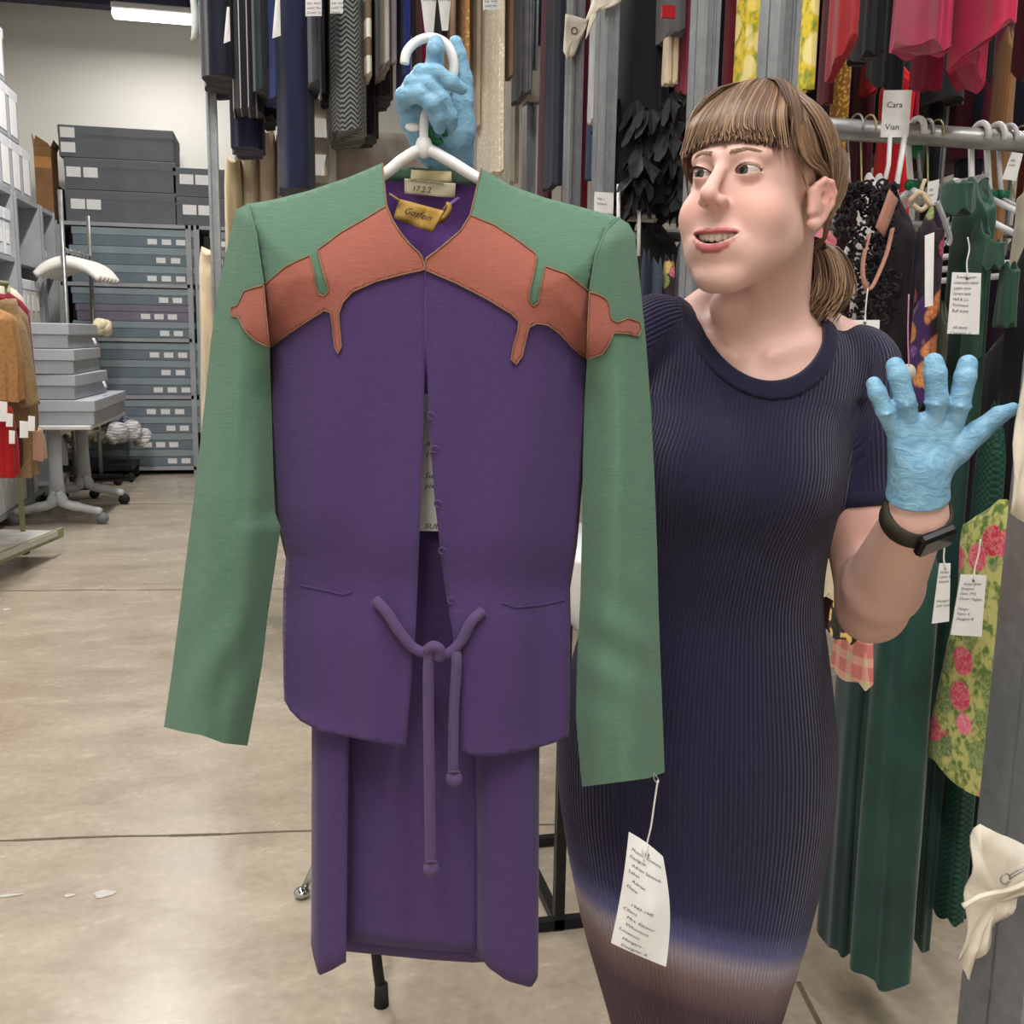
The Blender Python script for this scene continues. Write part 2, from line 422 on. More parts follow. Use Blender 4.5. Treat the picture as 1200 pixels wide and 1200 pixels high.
# back shelving: two bays
BV = 10.55; Zs = [.08, .78, 1.33, 1.845, 2.40]
bl, br = PY(75, 400, BV)[0], PY(225, 400, BV)[0]
def shelf_unit(x0, x1, y0, depth, zs, label, name='shelving_unit', th=.035, posts=.05, back=True):
    t = thing(name, ((x0+x1)/2, y0+depth/2, 0), label, 'shelf')
    for z in zs: bx('shelf', ((x0+x1)/2, y0+depth/2, z-th/2), (x1-x0, depth, th), GREYP, t)
    for x in (x0, x1):
        for y in (y0+posts/2, y0+depth-posts/2): bx('upright', (x, y, zs[-1]/2), (posts, posts, zs[-1]), GREYP, t)
    return t
shelf_unit(bl, br, BV, .75, Zs, 'grey steel shelving unit full of blue-grey boxes against the back wall')
shelf_unit(br+.075, br+1.45, BV, .75, Zs, 'second grey shelving unit partly hidden behind the green sleeve')
ordn = ['lowest', 'second', 'third', 'top']; pos = {3: ['bottom', 'middle', 'top'], 4: ['bottom', 'second', 'third', 'top']}
for bay, xa in enumerate((bl+.04, br+.12)):
    for si in range(4):
        n = 4 if si == 0 else 3; gap = (Zs[si+1]-.035-Zs[si]); h = min(gap/n-.002, .19 if n == 3 else .168)
        for k in range(n):
            L = 1.12+.05*math.sin(si*3+k*5+bay) if bay == 0 else 1.2; off = .02*math.sin(k*4+si*2)
            mau = (bay == 0 and si == 2 and k == 1)
            tg = [(.36-j*.115-(.05 if k % 2 else 0), .3, .085, .05) for j in range(2+(k+si) % 2)] if bay == 0 else [(-.42+j*.09, .3, .085, .05) for j in range(1+(k % 2))]
            lidded_box('archive_box', (xa+.06+L/2+off, BV+.36-.01*k, Zs[si]+k*(gap/n)*.985+.001), (L, .62, h*.985), BOXM if mau else BOXB, BOXM if mau else BOXL,
                '%s box, %s of its stack on the %s shelf, %s back unit' % ('mauve-grey' if mau else 'blue-grey', pos[n][k], ordn[si], 'fully visible' if bay == 0 else 'partly hidden'),
                'archive boxes on the back shelving', tags=tg)
# big charcoal boxes on top
def px_box(pxa, pxb, ya, yb, v, depth, **kw):
    a = PY(pxa, yb, v); b = PY(pxb, yb, v); c = PY(pxa, ya, v); w_ = b[0]-a[0]
    return ((a[0]+b[0])/2, v+depth/2, a[2]), (w_, depth, c[2]-a[2])
for (pa, pb, ya, yb, nm, tg, z0) in ((78, 208, 229, 261, 'bottom of the tall pile', [(-.39, .55), (-.25, .55)], None), (77, 207, 195, 228, 'middle of the tall pile', [(-.42, .55), (-.27, .55)], None),
        (70, 204, 161, 194, 'top of the tall pile, its two labels stacked', [(-.42, .76), (-.42, .3)], None),
        (210, 330, 234, 264, 'lower of the short pile behind the steel posts', [(-.37, .55), (-.23, .55)], None), (208, 328, 203, 233, 'upper of the short pile behind the steel posts', [(-.38, .6), (-.24, .6)], None)):
    c, s = px_box(pa, pb, ya, yb, BV+.02, .68)
    if pb > 300: s = (1.02, s[1], s[2])
    c = list(c)
    lvl = {'b': 0, 'm': 1, 't': 2, 'l': 0, 'u': 1}[nm[0]]; hh = .283 if pb < 300 else .262; c[2] = Zs[-1]+.002+lvl*(hh+.004); s = (s[0], s[1], hh)
    lidded_box('garment_box', tuple(c), s, DKB, DKB, 'large charcoal garment box, %s' % nm, 'charcoal boxes on top of the back shelving', lidh=.3, over=.003, tags=[(u, w_, .125, .09) for u, w_ in tg], cat='box')
# tall brown carton in the corner
a = PY(47, 262, 10.6); b = PY(67, 262, 10.6); zt = PY(57, 172, 10.6)[2]
t = thing('tall_carton', ((a[0]+b[0])/2-.02, 10.75, 0), 'tall narrow brown cardboard carton with torn open top in the back corner', 'box'); c = ORG[t.name]; w_ = b[0]-a[0]
bx('carton_body', c+(0, 0, zt/2), (w_, .3, zt), BRB, t)
bx('tape', c+(0, -.151, zt-.14), (w_*.98, .004, .1), ORB, t)
for (dx, sg, hh) in ((-w_/2, -1, .12), (w_/2, 1, .07)):
    m = M(); m.add([c+(dx, -.15, zt), c+(dx, .15, zt), c+(dx+sg*.03, .12, zt+hh*.6), c+(dx+sg*.02, -.1, zt+hh)], [(0, 1, 2, 3)], False); m.build('flap', BRB, t, solid=.004)
m = M(); m.add([c+(-w_/2, -.15, zt), c+(w_/2, -.15, zt), c+(w_*.35, -.17, zt+.03), c+(-w_*.3, -.18, zt+.09)], [(0, 1, 2, 3)], False); m.build('flap', BRB, t, solid=.004)
bx('dark_board', (bl-.07, 11.2, (zt-.3)/2), (.05, .4, zt-.3), mk('dark_board', (42, 42, 48)), label='narrow dark board standing between the carton and the shelving', cat='board')

# ------------------------------------------------------------------ left shelving along the left wall
LX = -1.9; yA, yB = 6.9, 10.05; ztop = 2.42
for k, (ya, yb, nm) in enumerate(((7.0, 8.6, 'nearer grey shelving unit along the left wall'), (8.66, 9.5, 'grey shelving unit holding file boxes beside the padded hangers'), (9.56, 10.1, 'nearly empty grey shelving unit next to the tall carton'))):
    t = thing('shelving_unit', (LX-.3, (ya+yb)/2, 0), nm, 'shelf')
    for z in (.1, .75, 1.42, 1.93, ztop): bx('shelf', (LX-.3, (ya+yb)/2, z-.02), (.6, yb-ya, .035), GREYP, t)
    for y in (ya+.02, yb-.02): bx('side_panel', (LX-.3, y, ztop/2), (.62, .035, ztop), GREYP, t)
    bx('back_panel', (LX-.6, (ya+yb)/2, ztop/2), (.02, yb-ya, ztop), GREYP, t)
rows = ['bottom', 'middle', 'top']; hh = .385
cnt = 0
for r in range(3):
    n = 7-r
    for k in range(n):
        y = 7.02+.33*k+.16
        lidded_box('file_box', (LX-.2, y, ztop+r*hh+.001), (.38, .315, hh-.006), LTG, WHB, 'white-fronted file box, %s row on the left shelving, %s' % (rows[r], ['nearest the carton', 'second from the carton', 'third from the carton', 'fourth from the carton', 'fifth from the carton', 'sixth from the carton', 'farthest from the carton'][n-1-k]),
            'file boxes on top of the left shelving', lidh=.2, tags=[(.0, .45, .2, .27)], tagface='x', over=.004)
for k in range(2):
    lidded_box('grey_carton', (LX-.24, 7.3+.62*k, ztop+3*hh+.002), (.42, .56, .42), DKB, LTG, 'grey carton on the very top of the file boxes, %s' % ('with a stepped lid' if k else 'cut by the photo edge'), lidh=.22, tags=[(-.2, .5, .1, .22), (.15, .6, .1, .2)], tagface='x')
for k in range(2):
    for j in range(3):
        lidded_box('orange_box', (LX-.18, 7.16+.36*k+(.02*j), 1.932+.15*j), (.36, .3, .146), ORB, BRB, 'orange storage box, %s of the %s stack on the left shelving' % (rows[j], ('nearer', 'farther')[k]), 'orange boxes on the left shelving', lidh=.4, tags=[(.0, .35, .08, .07)], tagface='x')
for k in range(3):
    lidded_box('file_box', (LX-.18, 7.98+.2*k, 1.932), (.36, .17, .33), WHB, WHB, 'white file box on the upper left shelf, %s' % ('directly beside the orange boxes', 'second from the orange boxes', 'third from the orange boxes')[k], 'white file boxes on the upper left shelf', lidh=.25, tags=[(0, .4, .08, .1)], tagface='x')
for k in range(8):
    y = 7.14+.185*k if k < 4 else 8.78+.165*(k-4)
    lidded_box('file_box', (LX-.17, y, 1.422), (.33, .16, .36), WHB if k < 5 else mk('cream_board', (212, 206, 196)), WHB, '%s file box on the middle left shelf, %s' % (('white', 'cream')[k >= 5], ['seventh before the empty unit', 'sixth before the empty unit', 'fifth before the empty unit', 'fourth before the empty unit', 'first in the middle unit', 'second in the middle unit', 'third in the middle unit', 'fourth in the middle unit'][k]), 'file boxes on the middle left shelf', lidh=.22, tags=[(0, .5, .07, .12)], tagface='x', over=.004)
lidded_box('small_box', (LX-.2, 9.8, 1.932), (.3, .26, .14), WHB, WHB, 'small white box alone on the shelf of the nearly empty unit', lidh=.4, tags=[(0, .3, .08, .05)], tagface='x')
for k in range(9):
    lidded_box('file_box', (LX-.17, 7.16+.18*k if k < 8 else 8.8, .102), (.33, .165, .52), WHB, LTG, 'white file box on the floor-level left shelf, %s behind the coats' % ['ninth', 'eighth', 'seventh', 'sixth', 'fifth', 'fourth', 'third', 'second', 'first'][8-k], 'file boxes on the floor-level left shelf', lidh=.18, tags=[(0, .5, .07, .16), ], tagface='x', over=.004)

# ------------------------------------------------------------------ table with the box stack
tn = PZ(106, 499, .74); tf = PZ(147, 482, .74); ang = math.atan2(tf[0]-tn[0], tf[1]-tn[1]); Rt = rotz(-ang); TL = np.linalg.norm((tf-tn)[:2]); TW = .56
tc = (tn+tf)/2+Rt@np.array((-TW/2, 0, 0)); tc[2] = 0
t = thing('flip_table', tc, 'light grey wheeled table with two splayed T-legs under the stack of grey boxes', 'table')
TGR = mk('table_leg_paint', (176, 180, 184), (162, 166, 171), 6, .45); TTOP = mk('table_laminate', (206, 206, 204), (196, 196, 195), 5, .5)
def tp(x, y, z): return tc+Rt@np.array((x, y, z))
M().box(tp(0, 0, .725), (TW, TL, .03), Rt, .006).build('tabletop', TTOP, t)
for s in (-1, 1):
    y = s*(TL/2-.24)
    m = M(); m.tube([tp(-.02, y, .71), tp(-.02, y, .42), tp(-.02, y, .2)], [.05, .047, .058], 12, flat=.55, up=Rt@np.array((0, 1, 0)))
    for sg in (-1, 1): m.tube(spline([tp(-.02, y, .24), tp(-.02+sg*.05, y, .155), tp(-.02+sg*.16, y, .125), tp(-.02+sg*.3, y, .09)], 6), [.045]*6+[.036]*6+[.03]*6+[.022], 10)
    lg = m.build('leg', TGR, t)
    for sg in (-1, 1):
        c = tp(-.02+sg*.3, y, .043)
        w_ = M().tube([c-Rt@np.array((0, .018, 0)), c+Rt@np.array((0, .018, 0))], .043, 18).build('caster', RUBBER if s > 0 else mk('grey_caster', (120, 124, 128)), lg)
bx('crossbar', tp(-.02, 0, .66), (.05, TL-.5, .04), TGR, t, R=Rt)
for k, (L, w_, dx, dy) in enumerate(((1.28, .56, .01, .0), (.98, .5, -.06, -.14), (1.0, .5, -.08, -.15), (.98, .5, -.09, -.16))):
    lidded_box('archive_box', tp(dx, dy, .741+.176*k), (w_, L, .172), LTG, LTGL, 'light grey lidded archive box on the wheeled table, %s' % ['at the bottom and longest', 'second from the bottom', 'third from the bottom', 'at the top of the stack'][k], 'grey boxes stacked on the wheeled table', ang=-ang+(.01, -.03, .02, -.01)[k], lidh=.46, over=.01)
# paper slips hanging from the stack, a cream fuzzy roll on top
for k, (u, y, z) in enumerate(((.26, -.3, .741+.6), (.28, -.12, .741+.28))):
    m = M(); c = tp(u-.02, y, z); m.grid(lambda a, b: c+Rt@np.array((.004+.02*b, .09*a, -.05*b)), 3, 3); m.build('paper_slip', PAPER, solid=.001, label='white paper slip sticking out of the grey box stack, %s' % ('upper', 'lower')[k], cat='paper')
m = M(); c = tp(.2, .33, .741+.64)
for i in range(9): m.ball(c+np.array((.03*math.sin(i*2.1), .03*math.cos(i*1.7), .028*math.sin(i*3.3)+.04)), .045, 8)
m.build('fuzzy_roll', mk('cream_wool', (216, 204, 176), (190, 176, 146), 60, 1, bump=.5), label='cream fuzzy bundle on the far end of the grey box stack', cat='cloth')
# pile of rolled textiles on a dolly behind the table legs
dc = PZ(108, 562, 0)
t = thing('dolly', dc, 'low black wheeled dolly under the textile pile behind the table', 'dolly')
bx('deck', dc+(0, 0, .14), (.8, .5, .05), BLACKM, t)
for sx in (-1, 1):
    for sy in (-1, 1): M().tube([dc+(sx*.38-.015, sy*.21, .05), dc+(sx*.38+.015, sy*.21, .05)], .05, 14).build('caster', RUBBER, t)
PILE = [((206, 200, 186), 'cream'), ((60, 66, 92), 'navy'), ((196, 186, 150), 'pale yellow'), ((128, 134, 150), 'grey striped'), ((222, 222, 222), 'white')]
for k in range(5):
    m = M(); cc = dc+np.array((-.34+.17*k-.02*(k % 2), -.1+.06*(k % 2), .34+.14*(k % 2)+.1*(k > 1)))
    pts = spline([cc+(-.14, -.15, -.05), cc+(-.03, -.06, .04), cc+(.05, .05, .02), cc+(.13, .16, -.06)], 5)
    m.tube(pts, [.09+.03*math.sin(i*1.1+k) for i in range(len(pts))], 12)
    c_ = PILE[k][0]; w = NT('bundle_cloth_%d' % k); n = w.noise(w.coord('Object', (1, 1, 8)), 6, 3); w.set(Base_Color=w.ramp(n.outputs[0], [(.42, c_), (.5, tuple(x*.55 for x in c_)), (.6, c_)]), Roughness=.95)
    m.build('rolled_textile', w.m, label='%s rolled textile in the pile on the dolly under the table' % PILE[k][1], cat='textile', sub=1)

# ------------------------------------------------------------------ rolling rack with padded hangers (far) 
v1, v2 = 9.1, 9.85; xa = PY(76, 330, v1)[0]; xb = PY(107, 330, v2)[0]
t = thing('rolling_rack', ((xa+xb)/2, (v1+v2)/2, 0), 'chrome rolling garment rack carrying puffy white padded hangers', 'garment rack')
for (x, y, z) in ((xa, v1, 2.5), (xb, v2, 2.38)):
    M().cyl((x, y, .1), (x, y, z), .018, 10).build('pole', PIPE, t)
    M().box((x+.02, y, .09), (.3, .05, .03)).build('foot', BLACKM, t)
    for s in (-1, 1): M().tube([(x+.02+s*.12, y-.015, .04), (x+.02+s*.12, y+.015, .04)], .04, 12).build('caster', RUBBER, t)
M().cyl((xa, v1, 2.03), (xb, v2, 2.03), .016, 10).build('hanging_bar', PIPE, t)
M().cyl((xa, v1, .5), (xb, v2, .5), .012, 8).build('lower_bar', PIPE, t)
PAD = mk('padded_satin', (240, 237, 230), (226, 222, 212), 14, .6, bump=.3, bscale=90)
for k in range(6):
    f = .1+.15*k; x = xa+(xb-xa)*f; y = v1+(v2-v1)*f; z = 2.0
    t = thing('padded_hanger', (x, y, z-.13), 'puffy white padded hanger on the chrome rack, %s from the near pole' % ['first', 'second', 'third', 'fourth', 'fifth', 'sixth'][k], 'hanger', 'padded hangers on the chrome rack')
    pts = spline([(x-.24, y-.03, z-.17), (x-.15, y-.01, z-.1), (x, y, z-.055), (x+.15, y, z-.1), (x+.25, y-.02, z-.19)], 6)
    M().tube(pts, [.028+.022*math.sin(PI*i/(len(pts)-1)) for i in range(len(pts))], 12).build('padded_arm', PAD, t)
    M().tube([(x, y, z-.06), (x, y, z-.01), (x+.02, y, z+.03), (x, y, z+.055), (x-.025, y, z+.035)], .004, 6).build('hook', PIPE, t)
# ------------------------------------------------------------------ patterned cloths
def pat(name, fn, rough=.85, sheen=.1):
    w = NT(name); w.set(Base_Color=fn(w), Roughness=rough); w.b.inputs['Sheen Weight'].default_value = sheen; w.b.inputs['Specular IOR Level'].default_value = .25
    MATS[name] = w.m; return w.m
def p_floral(cols, base, sc, leaf=None):
    def fn(w):
        v = w.coord('Object', (sc, sc, sc)); n = w.noise(v, .6, 3); q = w.mix(.25, v, n.outputs['Color'], 'ADD')
        vo = w.node('ShaderNodeTexVoronoi', i_Scale=1.0); w.link(q, vo.inputs['Vector'])
        r = w.ramp(vo.outputs['Color'], [(i/len(cols), c) for i, c in enumerate(cols)], 'CONSTANT')
        d = w.ramp(vo.outputs['Distance'], [(.42, (255, 255, 255)), (.5, (0, 0, 0))])
        n2 = w.noise(v, 3.2, 3); bb = w.ramp(n2.outputs[0], [(.4, leaf or base), (.55, base)])
        pet = w.noise(v, 4.5, 2, .5, 2.); r2 = w.mix(w.ramp(pet.outputs[0], [(.4, (0, 0, 0)), (.6, (120, 120, 120))]), r, (250, 236, 214))
        return w.mix(d, bb, r2)
    return fn
def p_stripe(c1, c2, freq, ax='X', duty=.5):
    def fn(w):
        v = w.coord('Object'); sp = w.node('ShaderNodeSeparateXYZ'); w.link(v, sp.inputs[0])
        f = w.math('FRACT', w.math('MULTIPLY', sp.outputs[ax], freq)); return w.mix(w.math('LESS_THAN', f, duty), c2, c1)
    return fn
def p_check(c1, c2, c3, freq):
    def fn(w):
        v = w.coord('Object'); sp = w.node('ShaderNodeSeparateXYZ'); w.link(v, sp.inputs[0])
        a = w.math('LESS_THAN', w.math('FRACT', w.math('MULTIPLY', w.math('ADD', sp.outputs['X'], sp.outputs['Y']), freq)), .5)
        b = w.math('LESS_THAN', w.math('FRACT', w.math('MULTIPLY', sp.outputs['Z'], freq)), .4)
        return w.mix(b, w.mix(a, c1, c2), w.mix(a, c2, c3))
    return fn
def p_zig(c1, c2, freq):
    def fn(w):
        v = w.coord('Object'); sp = w.node('ShaderNodeSeparateXYZ'); w.link(v, sp.inputs[0])
        xy = w.math('ADD', sp.outputs['X'], w.math('MULTIPLY', sp.outputs['Y'], .8))
        z = w.math('PINGPONG', xy, .024); f = w.math('FRACT', w.math('MULTIPLY', w.math('ADD', sp.outputs['Z'], z), freq))
        return w.mix(w.math('LESS_THAN', f, .5), c2, c1)
    return fn
def p_dots(base, dot, sc, th=.3):
    def fn(w):
        v = w.coord('Object', (sc, sc, sc)); vo = w.node('ShaderNodeTexVoronoi', i_Scale=1.0); w.link(v, vo.inputs['Vector'])
        return w.mix(w.ramp(vo.outputs['Distance'], [(th, (255, 255, 255)), (th+.06, (0, 0, 0))]), base, dot)
    return fn
FLY = pat('yellow_floral_print', p_floral([(236, 196, 30), (246, 220, 80), (250, 232, 150), (240, 180, 20)], (236, 206, 60), 13, (150, 160, 60)))
ROSE = pat('rose_floral_print', p_floral([(190, 36, 66), (226, 104, 136), (104, 128, 54), (206, 60, 92), (84, 112, 48)], (186, 184, 112), 17, (92, 120, 54)))
MULTI = pat('dark_floral_print', p_floral([(200, 170, 90), (120, 50, 120), (206, 110, 50), (170, 50, 90), (110, 130, 60)], (40, 34, 34), 20, (60, 40, 60)))
HERR = pat('grey_herringbone', p_zig((130, 132, 130), (44, 45, 48), 55))
BSTR = pat('brown_white_bands', p_stripe((232, 226, 212), (120, 100, 84), 7.5, 'Z', .5))
PSTR = pat('black_pinstripe', p_stripe((176, 170, 172), (24, 25, 32), 34, 'X', .13))
PLAID = pat('pink_plaid', p_check((206, 120, 116), (222, 160, 146), (206, 190, 150), 24))
YDOT = pat('yellow_dot_print', p_dots((40, 34, 26), (226, 196, 110), 34, .36))
LACE = pat('cream_lace', p_dots((214, 202, 180), (236, 228, 208), 60, .34))
OLACE = pat('orange_lace', p_dots((190, 140, 80), (226, 184, 118), 60, .34))
GOLDS = pat('gold_sequin', p_dots((150, 104, 44), (214, 172, 90), 110, .4), .4)
GSEQ = pat('green_sequin', p_check((14, 46, 40), (24, 74, 58), (12, 36, 32), 80), .35)
BLACK = cloth('black_cloth', (26, 26, 31), (18, 18, 22)); NAVY = cloth('navy_cloth', (40, 46, 74), (32, 37, 60)); NAVYD = cloth('dark_navy_cloth', (32, 36, 50), (25, 28, 40))
RED = cloth('bright_red_cloth', (226, 26, 40), (196, 20, 34)); MAG = mk('magenta_satin', (176, 30, 76), (128, 20, 52), 9, .45, sheen=.2); DRED = cloth('dark_red_cloth', (116, 24, 40), (84, 16, 30))
RSAT = mk('red_satin', (180, 40, 48), (130, 26, 36), 8, .45, sheen=.2); MAR = cloth('maroon_cloth', (84, 24, 40), (62, 16, 28))
GRN = mk('dark_green_satin', (20, 62, 54), (12, 44, 40), 7, .5, sheen=.25); GRNJ = mk('green_satin', (32, 74, 56), (20, 50, 40), 10, .42, sheen=.2)
SLATE = mk('slate_satin', (106, 106, 118), (74, 74, 86), 16, .5, sheen=.2)
def cl(nm, c): return cloth(nm, c)

def hang(name, label, group, x, yc, z0, z1, wid, dep, mat, flare=1.12, rip=.16, nr=9, seed=0., wf=1.15, hem=0.0, cat=None, lean=0.0, rows=26, neck=.35, parent=None):
    """a garment hanging from a hanger whose arms run along Y: closed body with folds growing towards the hem"""
    n = 56; rings = []; zs = [1-(1-i/rows)**1.25 for i in range(rows+1)]
    for t in zs:
        s = np.interp(t, [0, .03, .08, .16, .35, .5, 1], [neck, .7, .95, 1.0, .88 if flare > 1.2 else .97, .95 if flare > 1.2 else 1, flare])
        b = wid/2*np.interp(t, [0, .03, .1, .5, 1], [.25, .55, .85, 1, wf] if neck < .5 else [.7, .88, .97, 1, wf]); ring = []
        for k in range(n):
            q = 2*PI*k/n; c, s_ = math.cos(q), math.sin(q)
            ey = math.copysign(abs(c)**.8, c); ex = math.copysign(abs(s_)**.7, s_)
            r = 1+rip*min(1, t*1.5)*(math.sin(nr*q+seed+1.2*t)*.65+.35*math.sin((nr*2-3)*q+seed*2.1))
            z = z0+(z1-z0)*t+(hem*math.cos(q+seed)+.006*math.sin(5*q+seed))*t*t-(.05*abs(c)**2 if t < .12 else 0)*(1-t*8)
            ring.append((x+ex*b*r+lean*t, yc+ey*dep/2*s*(1+(r-1)*.18), z))
        rings.append(ring)
    m = M(); m.loft(rings, cap=False)
    m.add(rings[0], [tuple(range(n))[::-1]], False); m.add(rings[-1], [tuple(range(n))], False)
    return m.build(name, mat, parent) if parent is not None else m.build(name, mat, label=label, cat=cat or name.replace('_', ' '), group=group)
def fit(p0, p1, y, v, dep, wmin=.03):
    """how wide a garment is and how deep its shoulders run, seen obliquely between two columns of the view"""
    while True:
        a, b = PY(p0, y, v+dep), PY(p1, y, v)
        if b[0]-a[0] >= wmin or dep < .05: break
        dep *= .85
    return a[0], max(b[0], a[0]+.02), dep, PY((p0+p1)/2, y, v)[2]

# ------------------------------------------------------------------ steel posts of the racks
def strut_post(x, y, z1, label, w=.0415, d=.083, name='rack_post'):
    """two lipped channels back to back: open slot with rolled lips on the front and the left face"""
    m = M(); g = .013; lip = .0095; a = w/2; b = d/2
    pr = [(-a, -b), (-a+lip, -b), (-a+lip, -b+.007), (-a+lip+.003, -b+.007), (-a+lip+.003, -b+g), (a-lip-.003, -b+g), (a-lip-.003, -b+.007), (a-lip, -b+.007), (a-lip, -b), (a, -b),
          (a, -.003), (a-.003, -.003), (a-.003, .003), (a, .003), (a, b), (-a, b), (-a, .003), (-a+.003, .003), (-a+.003, -.003), (-a, -.003)]
    rings = [[(x+u, y+v, z) for u, v in pr] for z in (0, z1)]
    m.loft(rings, smooth=False); t = m.build(name, GALV, label=label, cat='post', group='galvanised posts of the clothes racks')
    bx('foot_plate', (x, y, .004), (.1, .14, .008), GALV, t)
    return t
POSTS = {}
for key, px, v, lab, w_ in (('a', 1274, .92, 'large galvanised steel post at the right edge of the photo', .05), ('b', 897, 1.82, 'galvanised steel post directly behind the top of her head', .0415), ('c', 813, 2.40, 'galvanised steel post just to the left of her face', .0415),
        ('d', 703, 2.84, 'galvanised steel post with a printed notice above the jacket shoulder', .0415), ('e', 667, 3.5, 'galvanised steel post with a cut muslin scrap tied near its top', .0415), ('f', 617, 4.4, 'galvanised steel post wrapped with a cream muslin band beside the navy coat', .0415),
        ('g', 254, 4.7, 'front steel post at the left end of the far rack, beside the aisle', .0415), ('h', 284, 5.25, 'rear steel post at the left end of the far rack, under the navy hem', .0415)):
    xx = PY(px, 320, v)[0]; POSTS[key] = (xx, v); strut_post(xx, v, 4.3, lab, w_, w_*2)
for px, v, lab in ((1097, 2.95, 'grey steel post deep in the rack behind the clear hanger'), (1180, 2.95, 'grey steel post deep in the rack beside the brown pleated skirt')):
    strut_post(PY(px, 130, v)[0], v, 4.3, lab, .05, .06)
# hanging rails
def rail(a, b, r, label): return M().tube([a, b], r, 18).build('hanging_rail', PIPE, label=label, cat='rail', group='hanging rails of the clothes racks')
RV, RZ = 2.0, PY(1095, 159, 2.0)[2]
rail((POSTS['b'][0]+.02, RV, RZ), (3.0, RV, RZ), .0215, 'grey pipe rail carrying white hangers to the right of her head')
rail((PY(715, 252, 2.85)[0], 2.85, PY(757, 252, 2.85)[2]), (2.9, 2.85, PY(757, 252, 2.85)[2]), .02, 'grey pipe rail to the left of her cheek below the black ruffles')
rail((PY(715, 270, 3.0)[0], 3.05, PY(757, 275, 3.05)[2]), (2.9, 3.05, PY(757, 275, 3.05)[2]), .018, 'second dimmer pipe rail just below and behind the one at her cheek')
rail((-.3, 4.55, 3.5), (1.3, 4.55, 3.5), .02, 'upper rail of the far rack, above the photo')
rail((.9, 2.0, 3.15), (3.0, 2.0, 3.15), .02, 'upper rail above the magenta skirts, above the photo')
rail((.9, 2.9, 3.3), (3.0, 2.9, 3.3), .02, 'upper rail above the black ruffles, above the photo')
for (xa, ya, xb, yb, z) in ((POSTS['b'][0], 1.82, POSTS['c'][0], 2.4, RZ-.03), (POSTS['d'][0], 2.84, POSTS['e'][0], 3.5, 1.72)):
    M().tube([(xa, ya, z), (xb, yb, z)], .016, 10).build('cross_brace', GALV, label='steel cross brace joining the %s posts' % ('two posts behind her head' if ya < 2 else 'two posts left of the black ruffles'), cat='brace')

# ------------------------------------------------------------------ upper garments of the far rack (top left of the photo)
G1 = 'garments hanging from the upper far rail'
def LG(name, p0, p1, yb, mat, label, v=4.32, dep=.42, **kw):
    xa, xb, dep, z = fit(p0, p1, yb, v, dep); hang(name, label, G1, (xa+xb)/2, v+dep/2, 3.45, z, xb-xa, dep, mat, wf=1.0, **kw)
LG('dress', 238, 246, 38, cl('kelly_green', (44, 120, 60)), 'green garment edge at the far left end of the upper rail', v=4.5, dep=.3)
LG('skirt', 243, 280, 88, NAVYD, 'dark charcoal-navy skirt at the left end of the upper rail')
LG('skirt', 276, 309, 127, PSTR, 'black skirt with thin pale vertical stripes near the left end', v=4.3, rip=.1)
LG('skirt', 274, 309, 172, NAVY, 'navy skirt whose hem shows below the striped black one', v=4.5, dep=.3)
LG('coat', 297, 315, 106, cl('bottle_charcoal', (50, 58, 62)), 'dark grey-green coat between the striped skirt and the blue one', v=4.22)
LG('dress', 308, 324, 136, BLACK, 'black dress hem behind the blue garment', v=4.5, dep=.3)
LG('jacket', 311, 329, 115, cl('dusty_blue', (86, 98, 156)), 'dusty blue garment next to the long navy trousers')
LG('trousers', 326, 372, 219, NAVY, 'long wide navy trousers, the longest garment on the upper rail', v=4.2, rip=.06, flare=1.0)
LG('trousers', 359, 377, 95, cl('dark_grey', (66, 68, 80)), 'dark grey trousers in front of the navy ones', v=4.1, rip=.06, dep=.3)
LG('jacket', 374, 394, 108, NAVYD, 'dark navy jacket left of the herringbone coat', v=4.4, dep=.3)
LG('coat', 384, 432, 153, HERR, 'grey herringbone coat with a flared hem', v=4.15, rip=.1, flare=1.15)
LG('dress', 412, 445, 158, cl('near_black', (34, 32, 40)), 'near-black dress with its hem under the herringbone coat', v=4.55, dep=.3)
LG('skirt', 423, 437, 85, BSTR, 'brown and white horizontally banded garment', v=4.15, rip=.05)
LG('coat', 436, 459, 73, cl('beige_wool', (196, 188, 180)), 'beige coat to the right of the banded garment', v=4.2, rip=.08)
LG('dress', 436, 462, 112, cl('dark_brown', (64, 54, 62)), 'dark brown dress hanging lower behind the beige coat', v=4.5, dep=.3)
LG('jacket', 456, 465, 72, cl('pale_grey_cloth', (166, 164, 166)), 'pale grey jacket edge beside the beige coat', v=4.25)
LG('dress', 463, 483, 86, cl('royal_blue', (48, 66, 160)), 'royal blue dress left of the gloved hand')
LG('dress', 481, 502, 104, cl('crimson', (130, 22, 54)), 'crimson dress behind the hanger hook')
LG('dress', 497, 526, 42, BLACK, 'black dress with two white tags above the gloved hand')
LG('dress', 521, 534, 108, cl('blush_beige', (206, 174, 150)), 'blush beige garment right above the gloved fingers')
LG('dress', 531, 552, 76, OLACE, 'orange-gold lace dress right of the raised glove')
LG('dress', 549, 565, 147, cl('sand_beige', (206, 190, 170)), 'sand beige garment beside the orange lace dress', v=4.4)
LG('dress', 557, 593, 200, LACE, 'long cream lace dress with tiered hem, right of the gloved hand', v=4.1, rip=.12, flare=1.15)
LG('coat', 589, 603, 88, cl('tan_cloth', (196, 166, 132)), 'tan coat right of the cream lace dress', v=4.2)
LG('skirt', 588, 609, 212, cl('ecru', (206, 198, 182)), 'ecru skirt hanging low behind the cream lace dress', v=4.5, dep=.3)
LG('jacket', 598, 625, 106, SLATE, 'crumpled slate grey satin garment in front of the banded post', v=4.1, rip=.2)
